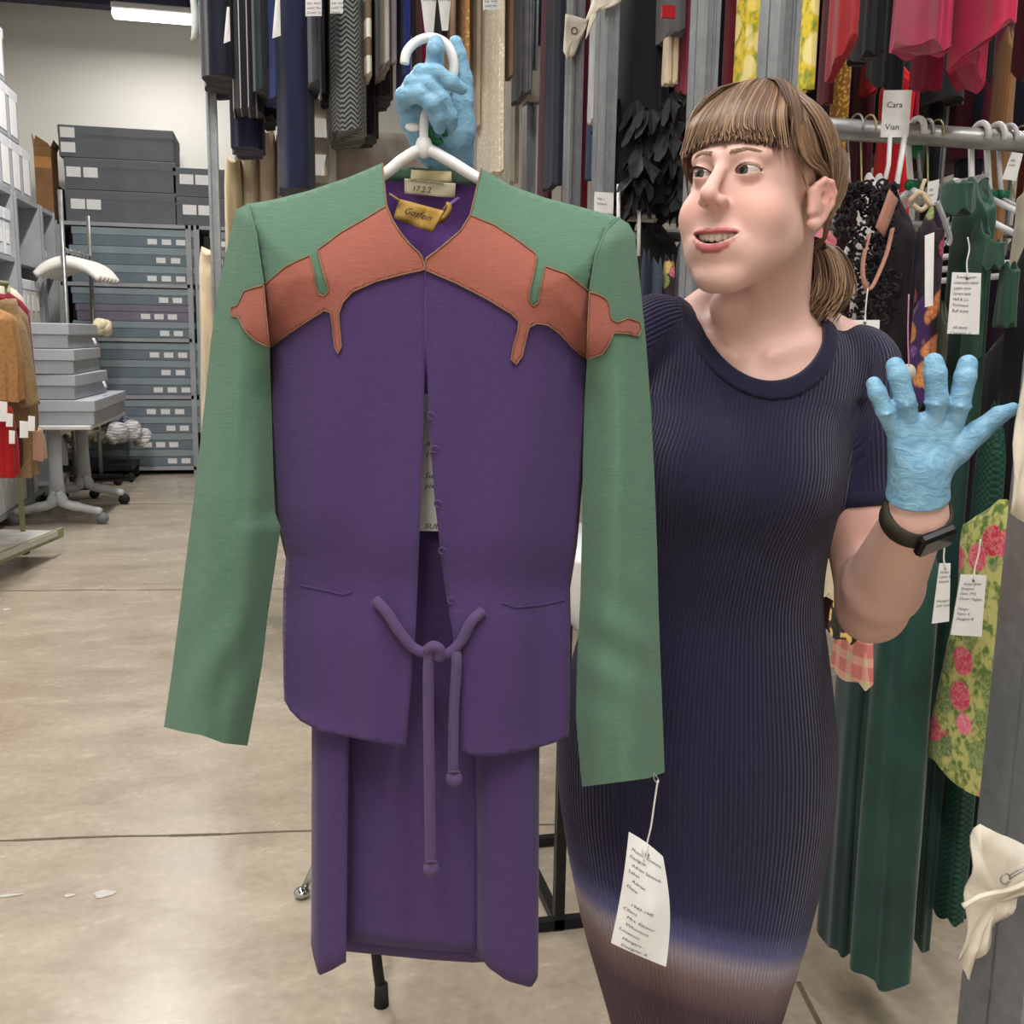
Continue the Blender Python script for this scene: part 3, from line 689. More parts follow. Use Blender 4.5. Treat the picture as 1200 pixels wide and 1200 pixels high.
LG('coat', 634, 662, 214, cl('ink_navy', (38, 40, 58)), 'long ink-navy coat between two steel posts', v=3.95, dep=.3, rip=.1)
LG('dress', 628, 648, 236, cl('deep_maroon', (86, 20, 44)), 'deep maroon dress behind the ink-navy coat', v=4.6, dep=.3)
LG('dress', 655, 690, 260, DRED, 'dark red dress seen between two posts above the jacket shoulder', v=4.2, dep=.3)
LG('skirt', 687, 705, 140, cl('white_cotton', (220, 220, 224)), 'small white garment corner between two posts', v=3.6, dep=.25)
LG('skirt', 684, 706, 205, cl('petrol_blue', (40, 64, 96)), 'petrol blue and black garment between two posts', v=3.7, dep=.25)

# lower storage seen under those hems: cream drapes, a covered rack, white slatted case
G2 = 'pale garments on the lower far rail'
for k, (p0, p1, y0, y1, c, lab, v) in enumerate(((272, 292, 175, 560, (222, 200, 156), 'pale gold fringed dress on the lower far rail, beside the rear post', 4.75), (290, 312, 135, 560, (226, 208, 176), 'cream dress on the lower far rail left of the navy trousers', 4.85),
        (310, 332, 140, 560, (220, 200, 172), 'warm cream dress on the lower far rail behind the navy trousers', 4.85), (330, 350, 150, 560, (214, 190, 160), 'pale peach dress on the lower far rail', 4.85), (240, 262, 285, 560, (224, 206, 176), 'cream garment sleeve showing left of the green sleeve', 4.95))):
    a, b = PY(p0, y1, v), PY(p1, y1, v); zt = PY(p0, y0, v)[2]
    hang('dress', lab, G2, (a[0]+b[0])/2, v+.2, zt, max(.25, a[2]), (b[0]-a[0])*1.1, .4, cl('pale_drape_%d' % k, c), rip=.2, flare=1.05, neck=.85)
a, b, zt = PY(384, 400, 4.9), PY(560, 400, 4.9), PY(384, 150, 4.9)[2]
m = M(); xs_, xe_ = a[0], b[0]
rings = []
for t in np.linspace(0, 1, 16):
    z = zt*(1-t)+.3*t; ring = []
    for k in range(48):
        q = 2*PI*k/48; c, s = math.cos(q), math.sin(q); cx = math.copysign(abs(c)**.35, c); sy = math.copysign(abs(s)**.35, s)
        w_ = np.interp(t, [0, .05, 1], [.9, 1, 1.04]); ring.append(((xs_+xe_)/2+cx*(xe_-xs_)/2*w_+.012*t*math.sin(9*q), 5.15+sy*.25*w_+.012*t*math.sin(11*q), z))
    rings.append(ring)
m.loft(rings); m.build('dust_cover', cl('taupe_sheet', (206, 194, 182)), label='taupe dust sheet covering a rack, behind the hanger hook and herringbone hem', cat='dust cover')
t = thing('slatted_case', (PY(376, 300, 4.8)[0], 4.9, 0), 'white slatted display case behind the navy trousers and the herringbone coat', 'case'); c = ORG[t.name]
WCASE = mk('ivory_paint', (226, 218, 206), None, 4, .6); zt = PY(376, 108, 4.8)[2]
for s in (-1, 1): bx('upright', c+(s*.055, 0, zt/2), (.03, .3, zt), WCASE, t)
for k in range(14): bx('slat', c+(0, 0, zt-.05-.16*k), (.09, .26, .03), WCASE, t)

# ------------------------------------------------------------------ middle of the photo: garments between the posts left of her face
G3 = 'garments on the upper rail left of her face'
def MG(name, p0, p1, y0, yb, mat, label, v, dep=.35, G=G3, **kw):
    xa, xb, dep, z = fit(p0, p1, yb, v, dep); zt = PY(p0, y0, v)[2] if y0 is not None else 3.25
    hang(name, label, G, (xa+xb)/2, v+dep/2, zt, z, xb-xa, dep, mat, wf=1.0, **kw)
MG('coat', 728, 750, None, 104, cl('ash_grey', (150, 146, 146)), 'ash grey coat right beside the post with the notice', 2.95, rip=.06)
MG('dress', 744, 800, None, 128, cl('midnight', (24, 26, 38)), 'midnight black dress behind the grey coat with red lining', 3.1, rip=.1)
MG('coat', 757, 806, None, 34, cl('flannel_grey', (88, 86, 90)), 'grey flannel coat hem with a red lining, at the top left of her head', 2.65, rip=.05, dep=.3)
a = PY(783, 14, 2.62); bx('lining_panel', a, (.035, .01, .03), cl('lining_red', (190, 30, 48)), None, label='small red patch on the hem of the grey flannel coat', cat='patch')
for k, p in enumerate((777, 784)):
    MG('glove', p-3.5, p+3.5, 20, 95, cl('ivory_kid', (222, 204, 178)), 'long ivory glove-like strip hanging below the grey coat, %s' % ('left one', 'right one')[k], 2.7, dep=.05, rip=.05)
MG('jacket', 788, 812, None, 108, cl('rose_pink', (170, 76, 96)), 'dusty rose garment edge against the post left of her face', 2.75, rip=.1)
MG('dress', 784, 812, None, 252, DRED, 'dark red beaded dress just left of her eyes', 2.95, rip=.1)
# black ruffled tulle: a stack of crumpled frills
m = M(); random.seed(3); base = PY(763, 170, 2.8)
for k in range(75):
    zc = PY(763, 108+random.random()*135, 2.8)[2]; xc = base[0]+random.uniform(-.075, .085); yc = 2.72+random.uniform(0, .25); R_ = random.uniform(.02, .05); tilt = random.uniform(-.6, .6); ph = random.random()*6
    rings = []
    for t in np.linspace(0, 1, 6):
        rr = R_*(.25+.85*t); rings.append([(xc+rr*math.cos(q)*(1+.28*t*math.sin(7*q+ph)), yc+rr*math.sin(q)*(1+.2*t*math.sin(5*q)), zc-.05*t+.022*t*math.sin(6*q+ph)+tilt*rr*math.cos(q)) for q in [2*PI*i/32 for i in range(32)]])
    m.loft(rings, cap=False)
ruf = m.build('dress', mk('black_tulle', (24, 24, 29), (16, 16, 20), 30, .6, sheen=.1), label='black ruffled tulle dress bunched above the pipe rail left of her face', cat='dress', group=G3)
m = M(); zt, zb = PY(763, 120, 2.9)[2], PY(763, 246, 2.9)[2]
m.loft([[(base[0]+math.cos(q)*.1*f, 2.9+math.sin(q)*.16*f*(1+.1*math.sin(7*q)), z) for q in [2*PI*i/32 for i in range(32)]] for z, f in ((3.2, .35), (zt, .7), ((zt+zb)/2, .95), (zb, 1.0))])
m.build('underskirt', BLACK, ruf)
# lower garments under the pipe rail at her cheek
G4 = 'garments on the lower rail left of her cheek'
for k, (p0, p1, y0, y1, mt, lab) in enumerate(((744, 756, 290, 470, NAVY, 'navy garment tucked next to the green jacket shoulder'), (754, 772, 300, 480, cl('slate_blue', (78, 92, 112)), 'slate blue garment under the rail at her cheek'), (768, 786, 296, 480, MULTI, 'patterned dark garment under the rail left of her chin'), (782, 806, 285, 480, cl('grey_denim', (112, 122, 134)), 'grey-blue garment against the post at her chin'))):
    MG('dress', p0, p1, y0, y1, mt, lab, 2.72, G=G4, dep=.3, rip=.15, neck=.8)

# ------------------------------------------------------------------ top right: skirts on the upper rail
G5 = 'garments on the upper rail above the white hangers'
MG('coat', 843, 864, None, 112, cl('wine', (112, 24, 44)), 'wine red coat edge left of the post above her fringe', 2.6, G=G5, rip=.05)
MG('dress', 853, 889, None, 128, FLY, 'yellow floral dress to the left of the post above her head', 2.5, G=G5, rip=.08)
MG('dress', 932, 957, None, 100, FLY, 'yellow floral dress with green leaves to the right of the post above her head', 2.05, G=G5, rip=.06)
MG('coat', 955, 975, None, 118, cl('oxblood', (88, 22, 36)), 'oxblood coat next to the yellow floral dress', 2.1, G=G5, rip=.05)
MG('dress', 966, 993, None, 190, GOLDS, 'gold sequinned dress dropping down beside her hair', 2.6, G=G5, rip=.06)
MG('skirt', 966, 1008, None, 62, RSAT, 'red satin skirt with a swooping hem, left of the magenta ones', 1.78, G=G5, hem=.035, rip=.22, nr=5, seed=3.6)
MG('skirt', 990, 1040, None, 60, BLACK, 'black skirt hanging between the red satin and the magenta skirts', 1.9, G=G5, rip=.15)
MG('skirt', 1012, 1062, None, 92, cl('jet', (20, 20, 26)), 'jet black round-hemmed skirt low behind the magenta skirt', 2.2, G=G5, rip=.12, hem=.03)
MG('skirt', 1044, 1112, None, 45, MAG, 'magenta satin skirt with a rolled hem, the left one of the two', 1.72, G=G5, hem=.02, rip=.3, nr=5, seed=.6, flare=1.3)
MG('skirt', 1062, 1108, None, 98, cl('raspberry', (140, 26, 56)), 'raspberry skirt panel hanging below the left magenta skirt', 1.95, G=G5, rip=.08, hem=.01)
MG('skirt', 1112, 1186, None, 40, mk('bright_magenta_satin', (206, 36, 84), (150, 22, 58), 9, .42, sheen=.2), 'bright magenta satin skirt with big open folds at the top right', 1.66, G=G5, hem=.025, rip=.32, nr=4, seed=3.5, flare=1.3)
MG('skirt', 1106, 1158, None, 82, mk('cerise_satin', (186, 32, 78), (140, 22, 54), 9, .45, sheen=.2), 'cerise skirt panel hanging below the bright magenta one', 1.85, G=G5, hem=.03, rip=.25, nr=5, seed=1.2)
MG('skirt', 1122, 1166, None, 90, BLACK, 'black skirt hem behind the cerise panel', 2.2, G=G5, rip=.12)
MG('skirt', 1180, 1230, None, 86, MAR, 'maroon ruffled garment at the top right corner', 1.8, G=G5, hem=.03, rip=.3, nr=6)
G6 = 'garments on the rack behind the white hangers'
MG('dress', 982, 1020, 40, 260, MAR, 'maroon dress behind the wire hangers', 2.75, G=G6, rip=.1)
MG('jacket', 1004, 1030, 45, 106, cl('scarlet_dark', (160, 24, 36)), 'dark scarlet jacket behind the black skirt hem', 2.68, G=G6, rip=.1)
MG('dress', 1012, 1064, 60, 290, RED, 'bright red dress behind the tall white divider card', 2.55, G=G6, rip=.12, flare=1.25)
MG('dress', 1058, 1076, 80, 138, cl('cherry', (170, 24, 52)), 'cherry red garment edge right of the divider card', 2.65, G=G6, rip=.1)
MG('dress', 1072, 1095, 60, 300, BLACK, 'black garment left of the grey post in the rack', 2.9, G=G6, rip=.1)
MG('coat', 1106, 1146, 40, 300, cl('ink_blue', (22, 28, 48)), 'ink blue coat between the two grey posts behind the rail', 2.85, G=G6, rip=.1)
MG('skirt', 1142, 1176, 20, 290, cl('camel_pleat', (164, 122, 84)), 'camel brown pleated skirt behind the rail at the right', 2.6, G=G6, rip=.25, nr=21)
MG('dress', 1183, 1193, 40, 290, cl('rust', (150, 82, 44)), 'rust brown garment at the right edge above the rail', 2.6, G=G6, rip=.1)
MG('dress', 1190, 1225, 40, 290, cl('mustard', (196, 152, 84)), 'mustard dress at the right edge above the rail', 2.5, G=G6, rip=.15)
# ------------------------------------------------------------------ right rack: lower garments
G7 = 'garments on the rail to the right of her head'
def RG(name, p0, p1, y0, yb, mat, label, v=1.80, dep=.40, **kw):
    xa, xb, dep, zb = fit(p0, p1, yb, v, dep); zt = PY((p0+p1)/2, y0, v)[2]
    return hang(name, label, G7, (xa+xb)/2, v+dep/2, zt, max(.02, zb), xb-xa, dep, mat, wf=1.0, **kw)
RG('dress', 930, 982, 262, 420, cl('salmon_pink', (226, 130, 140)), 'salmon pink garment peeking out behind her ponytail', v=1.85, dep=.3, rip=.1)
d_ = RG('dress', 984, 1026, 197, 470, cl('white_tulle', (226, 222, 218)), 'white puffed-shoulder dress behind the black lace one', v=1.86, rip=.05, neck=.75)
d_ = RG('dress', 980, 1050, 216, 660, cl('black_lace', (38, 32, 36)), 'black lace dress with pink straps right of her ear', v=1.76, rip=.1)
m = M(); random.seed(11)
for k in range(420):
    t = random.random(); px = 992+t*54+random.uniform(-8, 8)-20*max(0, .5-t); py = 216+random.random()**1.3*160; c = PY(px, py, 1.735+.05*random.random()); r = random.uniform(.003, .009); q0 = random.random()*6
    m.tube([c+r*np.array((math.cos(q0+q), -.5*math.sin(q), math.sin(q0+q))) for q in np.linspace(0, 3.4, 7)], .0026, 5)
m.build('lace_trim', mk('black_lace_braid', (34, 30, 34), (24, 21, 25), 30, .7), d_)
m = M(); m.tube(spline([PY(1046, 268, 1.73), PY(1038, 300, 1.72), PY(1022, 336, 1.72), PY(1014, 335, 1.72), PY(1011, 310, 1.73), PY(1018, 275, 1.74)], 6), .006, 8, flat=.5); m.build('strap', cl('nude_pink', (190, 134, 118)), d_)
m = M(); m.grid(lambda a, b: PY(1026+10*b+18*(1-a)*.9, 222+44*a+12*b, 1.733), 4, 3); m.build('lining_patch', cl('nude_pink', (190, 134, 118)), d_, solid=.003)
RG('dress', 1030, 1058, 262, 700, cl('charcoal_crepe', (40, 42, 52)), 'plain charcoal dress between the black lace and the floral one', v=1.75, rip=.06)
d_ = RG('dress', 1056, 1096, 235, 470, MULTI, 'dark multicoloured floral print dress tied with a ribbon', v=1.72, rip=.12)
m = M(); m.tube(spline([PY(1066, 236, 1.7), PY(1078, 226, 1.69), PY(1088, 236, 1.69), PY(1080, 246, 1.69), PY(1070, 240, 1.7)], 6), .005, 6)
m.tube(spline([PY(1084, 210, 1.69), PY(1080, 226, 1.69), PY(1092, 242, 1.68)], 6), .005, 6, flat=.5); m.build('ribbon', cl('beige_ribbon', (196, 178, 148)), d_)
RG('dress', 1058, 1080, 345, 470, pat('purple_print', p_floral([(96, 40, 130), (190, 110, 40), (70, 30, 90)], (60, 34, 84), 22)), 'purple print cloth hanging below the floral dress', v=1.69, rip=.1)
RG('dress', 1074, 1092, 350, 560, cl('moss_grey', (96, 102, 84)), 'narrow moss grey garment edge beside the purple print', v=1.73, dep=.3, rip=.1)
d_ = RG('jacket', 1086, 1150, 200, 520, GRNJ, 'dark green satin jacket with a big white paper tag in front', v=1.70, rip=.14, neck=.55, nr=7)
def drape(parent, name, p0, p1, y0, y1, v, mat, dep=.1, **kw):
    xa, xb, dep, zb = fit(p0, p1, y1, v, dep); hang(name, None, None, (xa+xb)/2, v+dep/2, PY((p0+p1)/2, y0, v)[2], zb, xb-xa, dep, mat, wf=1.0, parent=parent, **kw)
drape(d_, 'sleeve', 1122, 1150, 250, 420, 1.66, GRNJ, rip=.12, neck=.6, nr=5)
drape(d_, 'collar', 1092, 1146, 206, 246, 1.67, GRNJ, dep=.14, rip=.22, neck=.7, nr=5, seed=2)
d_ = RG('dress', 1146, 1190, 282, 660, BLACK, 'black dress with a draped green satin sleeve at the right', v=1.66, rip=.08)
drape(d_, 'sleeve', 1148, 1178, 278, 312, 1.62, GRNJ, rip=.1, neck=.6, nr=5, flare=1.15)
drape(d_, 'cuff', 1162, 1182, 304, 380, 1.60, GRNJ, rip=.16, neck=.7, nr=5, flare=1.2, seed=3)
RG('dress', 1120, 1200, 380, 690, cl('jet_velvet', (17, 17, 23)), 'jet velvet dress behind the raised blue glove', v=1.74, rip=.1)
RG('dress', 1184, 1240, 330, 640, cl('night_blue', (22, 24, 42)), 'night blue garment at the right edge beside the post', v=1.6, rip=.08)
RG('coat', 1176, 1240, 206, 330, cl('ivory_wool', (226, 216, 196)), 'ivory coat shoulder at the right edge below the rail', v=1.72, rip=.04, neck=.8)
RG('dress', 1086, 1132, 470, 1084, GSEQ, 'long dark green sequinned dress with shiny ribbed rows', v=1.62, dep=.3, rip=.2, nr=5)
RG('dress', 1118, 1160, 500, 1082, cl('deep_teal', (20, 50, 48)), 'deep teal long dress behind the rose-print skirt', v=1.66, dep=.3, rip=.2, nr=7)
RG('gown', 1010, 1092, 430, 1112, GRN, 'dark green satin evening gown with heavy folds reaching the floor', v=1.68, dep=.2, rip=.22, nr=7, seed=1.3, hem=.02)
RG('gown', 974, 1076, 620, 1152, mk('forest_satin', (26, 74, 64), (14, 50, 46), 7, .5, sheen=.25), 'forest green gown train, the lowest hem on the right, almost touching the floor', v=1.60, dep=.13, rip=.2, nr=7, seed=.3, hem=.012, flare=1.15)
RG('gown', 950, 1000, 700, 1120, mk('teal_satin', (18, 56, 58), (10, 38, 42), 7, .5, sheen=.25), 'teal satin train directly beside the navy dress', v=1.70, dep=.16, rip=.2, nr=6, flare=1.1)
RG('skirt', 966, 1012, 690, 752, YDOT, 'yellow and black dotted skirt hem seen below her elbow', v=1.55, dep=.3, rip=.12)
RG('skirt', 968, 1026, 728, 806, PLAID, 'pink plaid skirt hem below the dotted one', v=1.58, dep=.3, rip=.12)
RG('dress', 956, 984, 560, 700, cl('cream_crepe', (222, 208, 178)), 'cream garment in the gap between her arm and waist', v=1.6, dep=.25, rip=.08)
RG('dress', 1148, 1184, 600, 720, cl('white_crepe', (216, 212, 206)), 'white garment hem beside the handwritten tag', v=1.5, dep=.25, rip=.06)
RG('dress', 1126, 1150, 630, 720, cl('fuchsia', (140, 22, 84)), 'fuchsia garment edge behind the handwritten tag', v=1.58, dep=.2, rip=.06)
xa, xb, dep, zb = fit(1098, 1205, 955, 1.40, .22); zt = PY(1185, 600, 1.40)[2]
hang('skirt', 'rose-print summer skirt with red and pink roses beside the big post', G7, xb-.012, 1.52, zt, zb, .03, .2, ROSE, wf=(xb-xa)/.03, lean=-(xb-xa)/2, rip=.08, nr=5, hem=.01, cat='skirt', flare=1.25)

# dark garments deeper in the rack, seen in every gap
G8 = 'dark garments deep in the right rack'
deep = [('black', (20, 20, 25)), ('navy', (26, 30, 48)), ('maroon', (58, 18, 30)), ('charcoal', (40, 40, 46)), ('bottle green', (18, 40, 36)), ('plum', (48, 24, 46))]
for lev, (z0, z1, nm) in enumerate(((1.76, .55, 'lower'), (3.2, 2.02, 'upper'))):
    for k in range(12):
        x = 1.12+.165*k+.03*lev; c = deep[(k*5+lev*2) % 6]
        hang('coat' if k % 2 else 'dress', '%s %s deep in the %s rack, %s from the posts' % (c[0], 'coat' if k % 2 else 'dress', nm, ['first', 'second', 'third', 'fourth', 'fifth', 'sixth', 'seventh', 'eighth', 'ninth', 'tenth', 'eleventh', 'twelfth'][k]), G8, x, 3.05, z0, z1-.1*math.sin(k*2.2), .14, .4, cl('deep_'+c[0].replace(' ', '_'), c[1]), rip=.1, seed=k)

# ------------------------------------------------------------------ hangers on the right rail
HG = 'hangers on the rail to the right of her head'
GREENP = mk('green_plastic', (24, 110, 70), (18, 90, 56), 30, .4)
def hook_pts(x, y, z, r, drop):
    o = [np.array((x, y+r*math.cos(q), z+r*math.sin(q))) for q in np.linspace(PI*1.08, -.2, 12)]
    return o+[np.array((x, y+r*.85, z-r*.8)), np.array((x, y+.01, z-drop*.72)), np.array((x, y, z-drop))]
def hanger(px, label, mat, rad=.0045, hook=.0245, arm=.2, drop=.11, slope=.42, bar=True, wire=False, tilt=0.0, marker=True):
    x = PY(px, 160, RV)[0]; z = RZ; t = thing('hanger', (x, RV, z-drop-.12), label, 'hanger', HG)
    hk = M().tube(hook_pts(x, RV, z+.003, hook+.004, drop), rad*(.6 if wire else 1), 8).build('hook', mat, t)
    if wire: return t
    c = np.array((x, RV, z-drop)); m = M()
    for s in (-1, 1):
        e = c+np.array((tilt*.1, s*arm, -arm*slope)); pts = [c, c+(e-c)*.5, c+(e-c)*.9, e+(0, s*.016, -.012), e+(0, s*.02, -.035), e+(0, s*.004, -.052), e+(0, -s*.02, -.056)]
        if bar: pts += [np.array((x+tilt*.05, RV+s*.02, e[2]-.056))]
        m.tube(spline(pts, 5), rad, 8)
    m.build('shoulder_bar', mat, t)
    if marker: M().tube([c+(-.011, 0, .008), c+(.011, 0, .008)], .011, 12).build('size_marker', GREENP, hk)
    return t
hanger(1073, 'white tubular hanger whose arm slopes down over the floral dress', WHITEP, .0065, arm=.22)
hanger(1148, 'white tubular hanger holding the green satin jacket', WHITEP, .0065, arm=.2, drop=.15)
hanger(1167, 'white tubular hanger second from the right edge of the rail', WHITEP, .0065, arm=.2, drop=.12)
hanger(1181, 'white hanger with a thinner grey-white hook near the right edge', mk('grey_white_plastic', (206, 204, 212), None, 20, .4), .005, arm=.2, drop=.12)
GOLDW = mk('gold_wire', (196, 186, 140), (170, 158, 110), 20, .3, .8)
hanger(1002, 'thin grey wire hanger hook nearest to her hair', PIPE, .0035, wire=True, drop=.13)
hanger(1017, 'golden wire hanger hook next to the divider card', GOLDW, .0035, wire=True, drop=.15)
hanger(1096, 'golden wire hanger hook in the middle of the rail', GOLDW, .0035, wire=True, drop=.15)
hanger(1196, 'golden wire hanger hook at the right edge of the rail', GOLDW, .0035, wire=True, drop=.12)
# clear clip hanger
w = NT('clear_plastic'); w.set(Base_Color=(226, 230, 232), Roughness=.12); w.b.inputs['Transmission Weight'].default_value = .75; w.b.inputs['IOR'].default_value = 1.3; CLEAR = w.m
x = PY(1084, 160, RV)[0]; t = thing('hanger', (x, RV, RZ-.3), 'clear plastic clip hanger with a green size marker', 'hanger', HG)
hk = M().tube(hook_pts(x, RV, RZ+.003, .027, .1), .004, 8).build('hook', PIPE, t)
bx('size_marker', (x, RV+.022, RZ-.03), (.016, .012, .026), GREENP, hk)
M().box((x, RV-.02, RZ-.125), (.008, .38, .035)).box((x, RV-.2, RZ-.15), (.012, .02, .07)).build('bar', CLEAR, t)
for s in (-1, 1): M().box((x, RV-.02+s*.17, RZ-.165), (.02, .024, .06), None, .003).build('clip', CLEAR, t)
x = PY(1100, 160, 1.72)[0]; M().tube(spline([PY(1098, 236, 1.66), PY(1108, 262, 1.655), PY(1113, 280, 1.655), PY(1110, 286, 1.66)], 6), .007, 8, flat=.5).build('hanger', CLEAR, label='clear hanger end curving out in front of the green jacket', cat='hanger', group=HG)
# white divider card over the rail
ca, cb = PY(1038, 178, RV-.03), PY(1061, 103, RV-.03)
t = thing('divider_card', (ca[0], RV, RZ-.12), 'tall white divider card with two words standing up over the rail', 'sign'); xm = (ca[0]+cb[0])/2; hh_ = cb[2]-RZ
Rd = rotz(-.35); wd = .055
def dp(u, z): return np.array((xm, RV-.03, z))+Rd@np.array((u, 0, 0))
hh_ *= .93; m = M(); m.box(dp(0, RZ-.015+(hh_+.015)/2), (wd, .003, hh_+.015), Rd); m.build('card', PAPER, t)
m = M(); m.tube([dp(-wd*.2, RZ-.01)+(0, -.004, 0), dp(-wd*.25, RZ-.07)+(0, -.012, 0), dp(-wd*.4, RZ-.13)+(0, -.012, 0)], .007, 6, flat=.5); m.tube([dp(wd*.35, RZ-.01)+(0, -.002, 0), dp(wd*.2, RZ-.06)+(0, -.01, 0), dp(wd*.02, RZ-.17)+(0, -.01, 0)], .009, 6, flat=.5); m.build('clip_leg', WHITEP, t)
for k, wd_ in enumerate(('Cara', 'Vian')): lettering('lettering', [wd_], lambda u, v: dp(u-.02, RZ+hh_-.012-.043*k-v)+Rd@np.array((0, -.0025, 0)), .016, INK, t)
# printed notice on the post + two thin white hooks
na, nb = PY(696, 258, 2.78), PY(719, 226, 2.78); t = thing('notice', ((na[0]+nb[0])/2, 2.78, na[2]), 'printed white notice with a black outline fixed to the post above the jacket shoulder', 'sign')
bx('card', ((na[0]+nb[0])/2, 2.78, (na[2]+nb[2])/2), (nb[0]-na[0], .004, nb[2]-na[2]), PAPER, t)
lettering('lettering', ['18th c.', 'Women', '', 'Evening dress'], lambda u, v: np.array((na[0]+.006+u, 2.7765, nb[2]-.008-v)), .0085, INK, t, gap=1.5)
for k, px in enumerate((725, 749)):
    M().tube([PY(px, 216 if k == 0 else 218, 2.76), PY(px-.5, 300, 2.76)], .0055, 8).build('white_rod', WHITEP, label='thin white upright plastic rod under the black ruffles, %s' % ('next to the notice' if k == 0 else 'nearer to her face'), cat='rod')

# ------------------------------------------------------------------ paper tags
TAGG = 'paper tags tied to the garments'
def paper_tag(label, tl, tr, br, bl, plane, hole=True, string=None, lines=(), size=.006, curl=.004, gap=1.35, name='paper_tag', parent=None, sr=.0014, group=TAGG, nd=(0, -1, 0), bulge=0.0):
    A, B, Cc, D = [plane(*q) for q in (tl, tr, br, bl)]
    if parent is None: t = thing(name, (A+B+Cc+D)/4, label, 'paper tag', group)
    else: t = parent
    nd = np.array(nd, float)
    def S(u, v): return (A*(1-u)+B*u)*(1-v)+(D*(1-u)+Cc*u)*v+nd*(curl*math.sin(PI*u)*math.sin(PI*v*.9+.2)+curl*.8*v*u)+RT*bulge*math.sin(PI*v)*(.35+.65*u)+ZZ*bulge*.5*math.sin(PI*u)*(1-v)
    nu, nv = 10, 16; m = M(); n_ = (nu+1)*(nv+1)
    fr = [S(i/nu, j/nv) for i in range(nu+1) for j in range(nv+1)]; bk = [p-nd*.0007 for p in fr]
    ff = [(i*(nv+1)+j, i*(nv+1)+j+1, (i+1)*(nv+1)+j+1, (i+1)*(nv+1)+j) for i in range(nu) for j in range(nv)]
    m.add(fr, ff); m.add(bk, [f[::-1] for f in ff])
    cd = m.build('card', PAPER, t)
    W_ = np.linalg.norm(B-A); Hh = np.linalg.norm(D-A)
    if hole: c = S(.5, .09)+nd*.0012; M().tube([c-nd*.0006, c+nd*.0006], W_*.045, 12).build('eyelet', INK, cd)
    if lines: lettering('text', list(lines), lambda u, v: S(min(1, max(0, .07+u/W_)), min(1, v/Hh))+nd*.0009, size, INK, cd, gap=gap, shear=.25, wob=.0004)
    if string is not None:
        pts = [plane(*q) for q in string]; M().tube(spline(pts+[S(.5, .09)+nd*.003], 6), sr, 6).build('string', mk('white_string', (226, 224, 220), None, 40, .9), t)
    return t
pv = lambda v: (lambda px, py: PY(px, py, v))
LN = ['  Evening gown', 'Unknown maker', 'Label: none', 'Green satin', 'Hall & Co.', 'Purchased', 'Buff sleeve', '', '', '  All about', 'Costumes of', 'Silk & Chiffon', 'Hanger + box 2']
paper_tag('white handwritten tag on a string in front of the green satin jacket', (1116, 319), (1150, 320), (1147, 392), (1110, 391), pv(1.62), string=[(1134, 278), (1136, 292), (1133, 308)], lines=LN, size=.0072, curl=.001)
paper_tag('white tag on a looped string under the black lace dress, partly behind her shoulder', (995, 375), (1031, 375), (1029, 408), (998, 408), pv(1.64), string=[(1017, 338), (1015, 356), (1014, 372)], lines=['', '', 'Lace, silk', '  1930'], size=.0072, curl=.001)
paper_tag('narrow white tag in the dark gap just right of her forearm', (1101, 660), (1114, 660), (1112, 728), (1092, 731), pv(1.46), string=[(1108, 628), (1107, 640), (1106, 655)], lines=['', 'Green vel', 'Label: Ev', 'Sequin', '', '', '', 'Hanger of', 'Silk tops'], size=.0062, curl=.001)
paper_tag('white handwritten tag hanging between the forearm and the rose-print skirt', (1126, 673), (1156, 674), (1150, 746), (1114, 744), pv(1.46), string=[(1149, 632), (1147, 648), (1142, 668)], lines=['', '  Gown, green', 'Designer: Dior?'[:9], 'Date: 1952', 'Donor: Hughes', '', 'Hanger', 'Fabric 4', 'Designer B'], size=.0064, curl=.001)
paper_tag('narrow white strip of paper hanging between the floral dress and the green jacket', (1084, 276), (1095, 272), (1093, 358), (1084, 360), pv(1.655), hole=False, string=None, lines=(), curl=.001)
for k, (q, lab) in enumerate(((((1088, 213), (1101, 210), (1098, 240), (1085, 242)), 'grey-white tag strip hanging below the golden wire hook'), (((1118, 208), (1128, 210), (1134, 240), (1106, 240)), 'grey-white triangular tag behind the clear hanger'), (((1186, 178), (1199, 180), (1190, 212), (1174, 210)), 'grey-white slanting tag near the right end of the rail'))):
    paper_tag(lab, *q, pv(1.9), hole=False, lines=['', 'Silk', 'tops'] if k != 1 else (), size=.007, curl=.002)
c = PY(1064, 437, 1.6); t = thing('paper_tag', c, 'small round cream tag on a pink thread below the purple print', 'paper tag', TAGG)
M().tube([c+(0, .001, 0), c+(0, -.001, 0)], .0155, 24).build('card', cl('cream_card', (214, 204, 186)), t)
M().tube(spline([PY(1065, 345, 1.64), PY(1064, 390, 1.62), c+(0, -.001, .012)], 5), .0014, 6).build('string', cl('pink_thread', (190, 120, 150)), t)
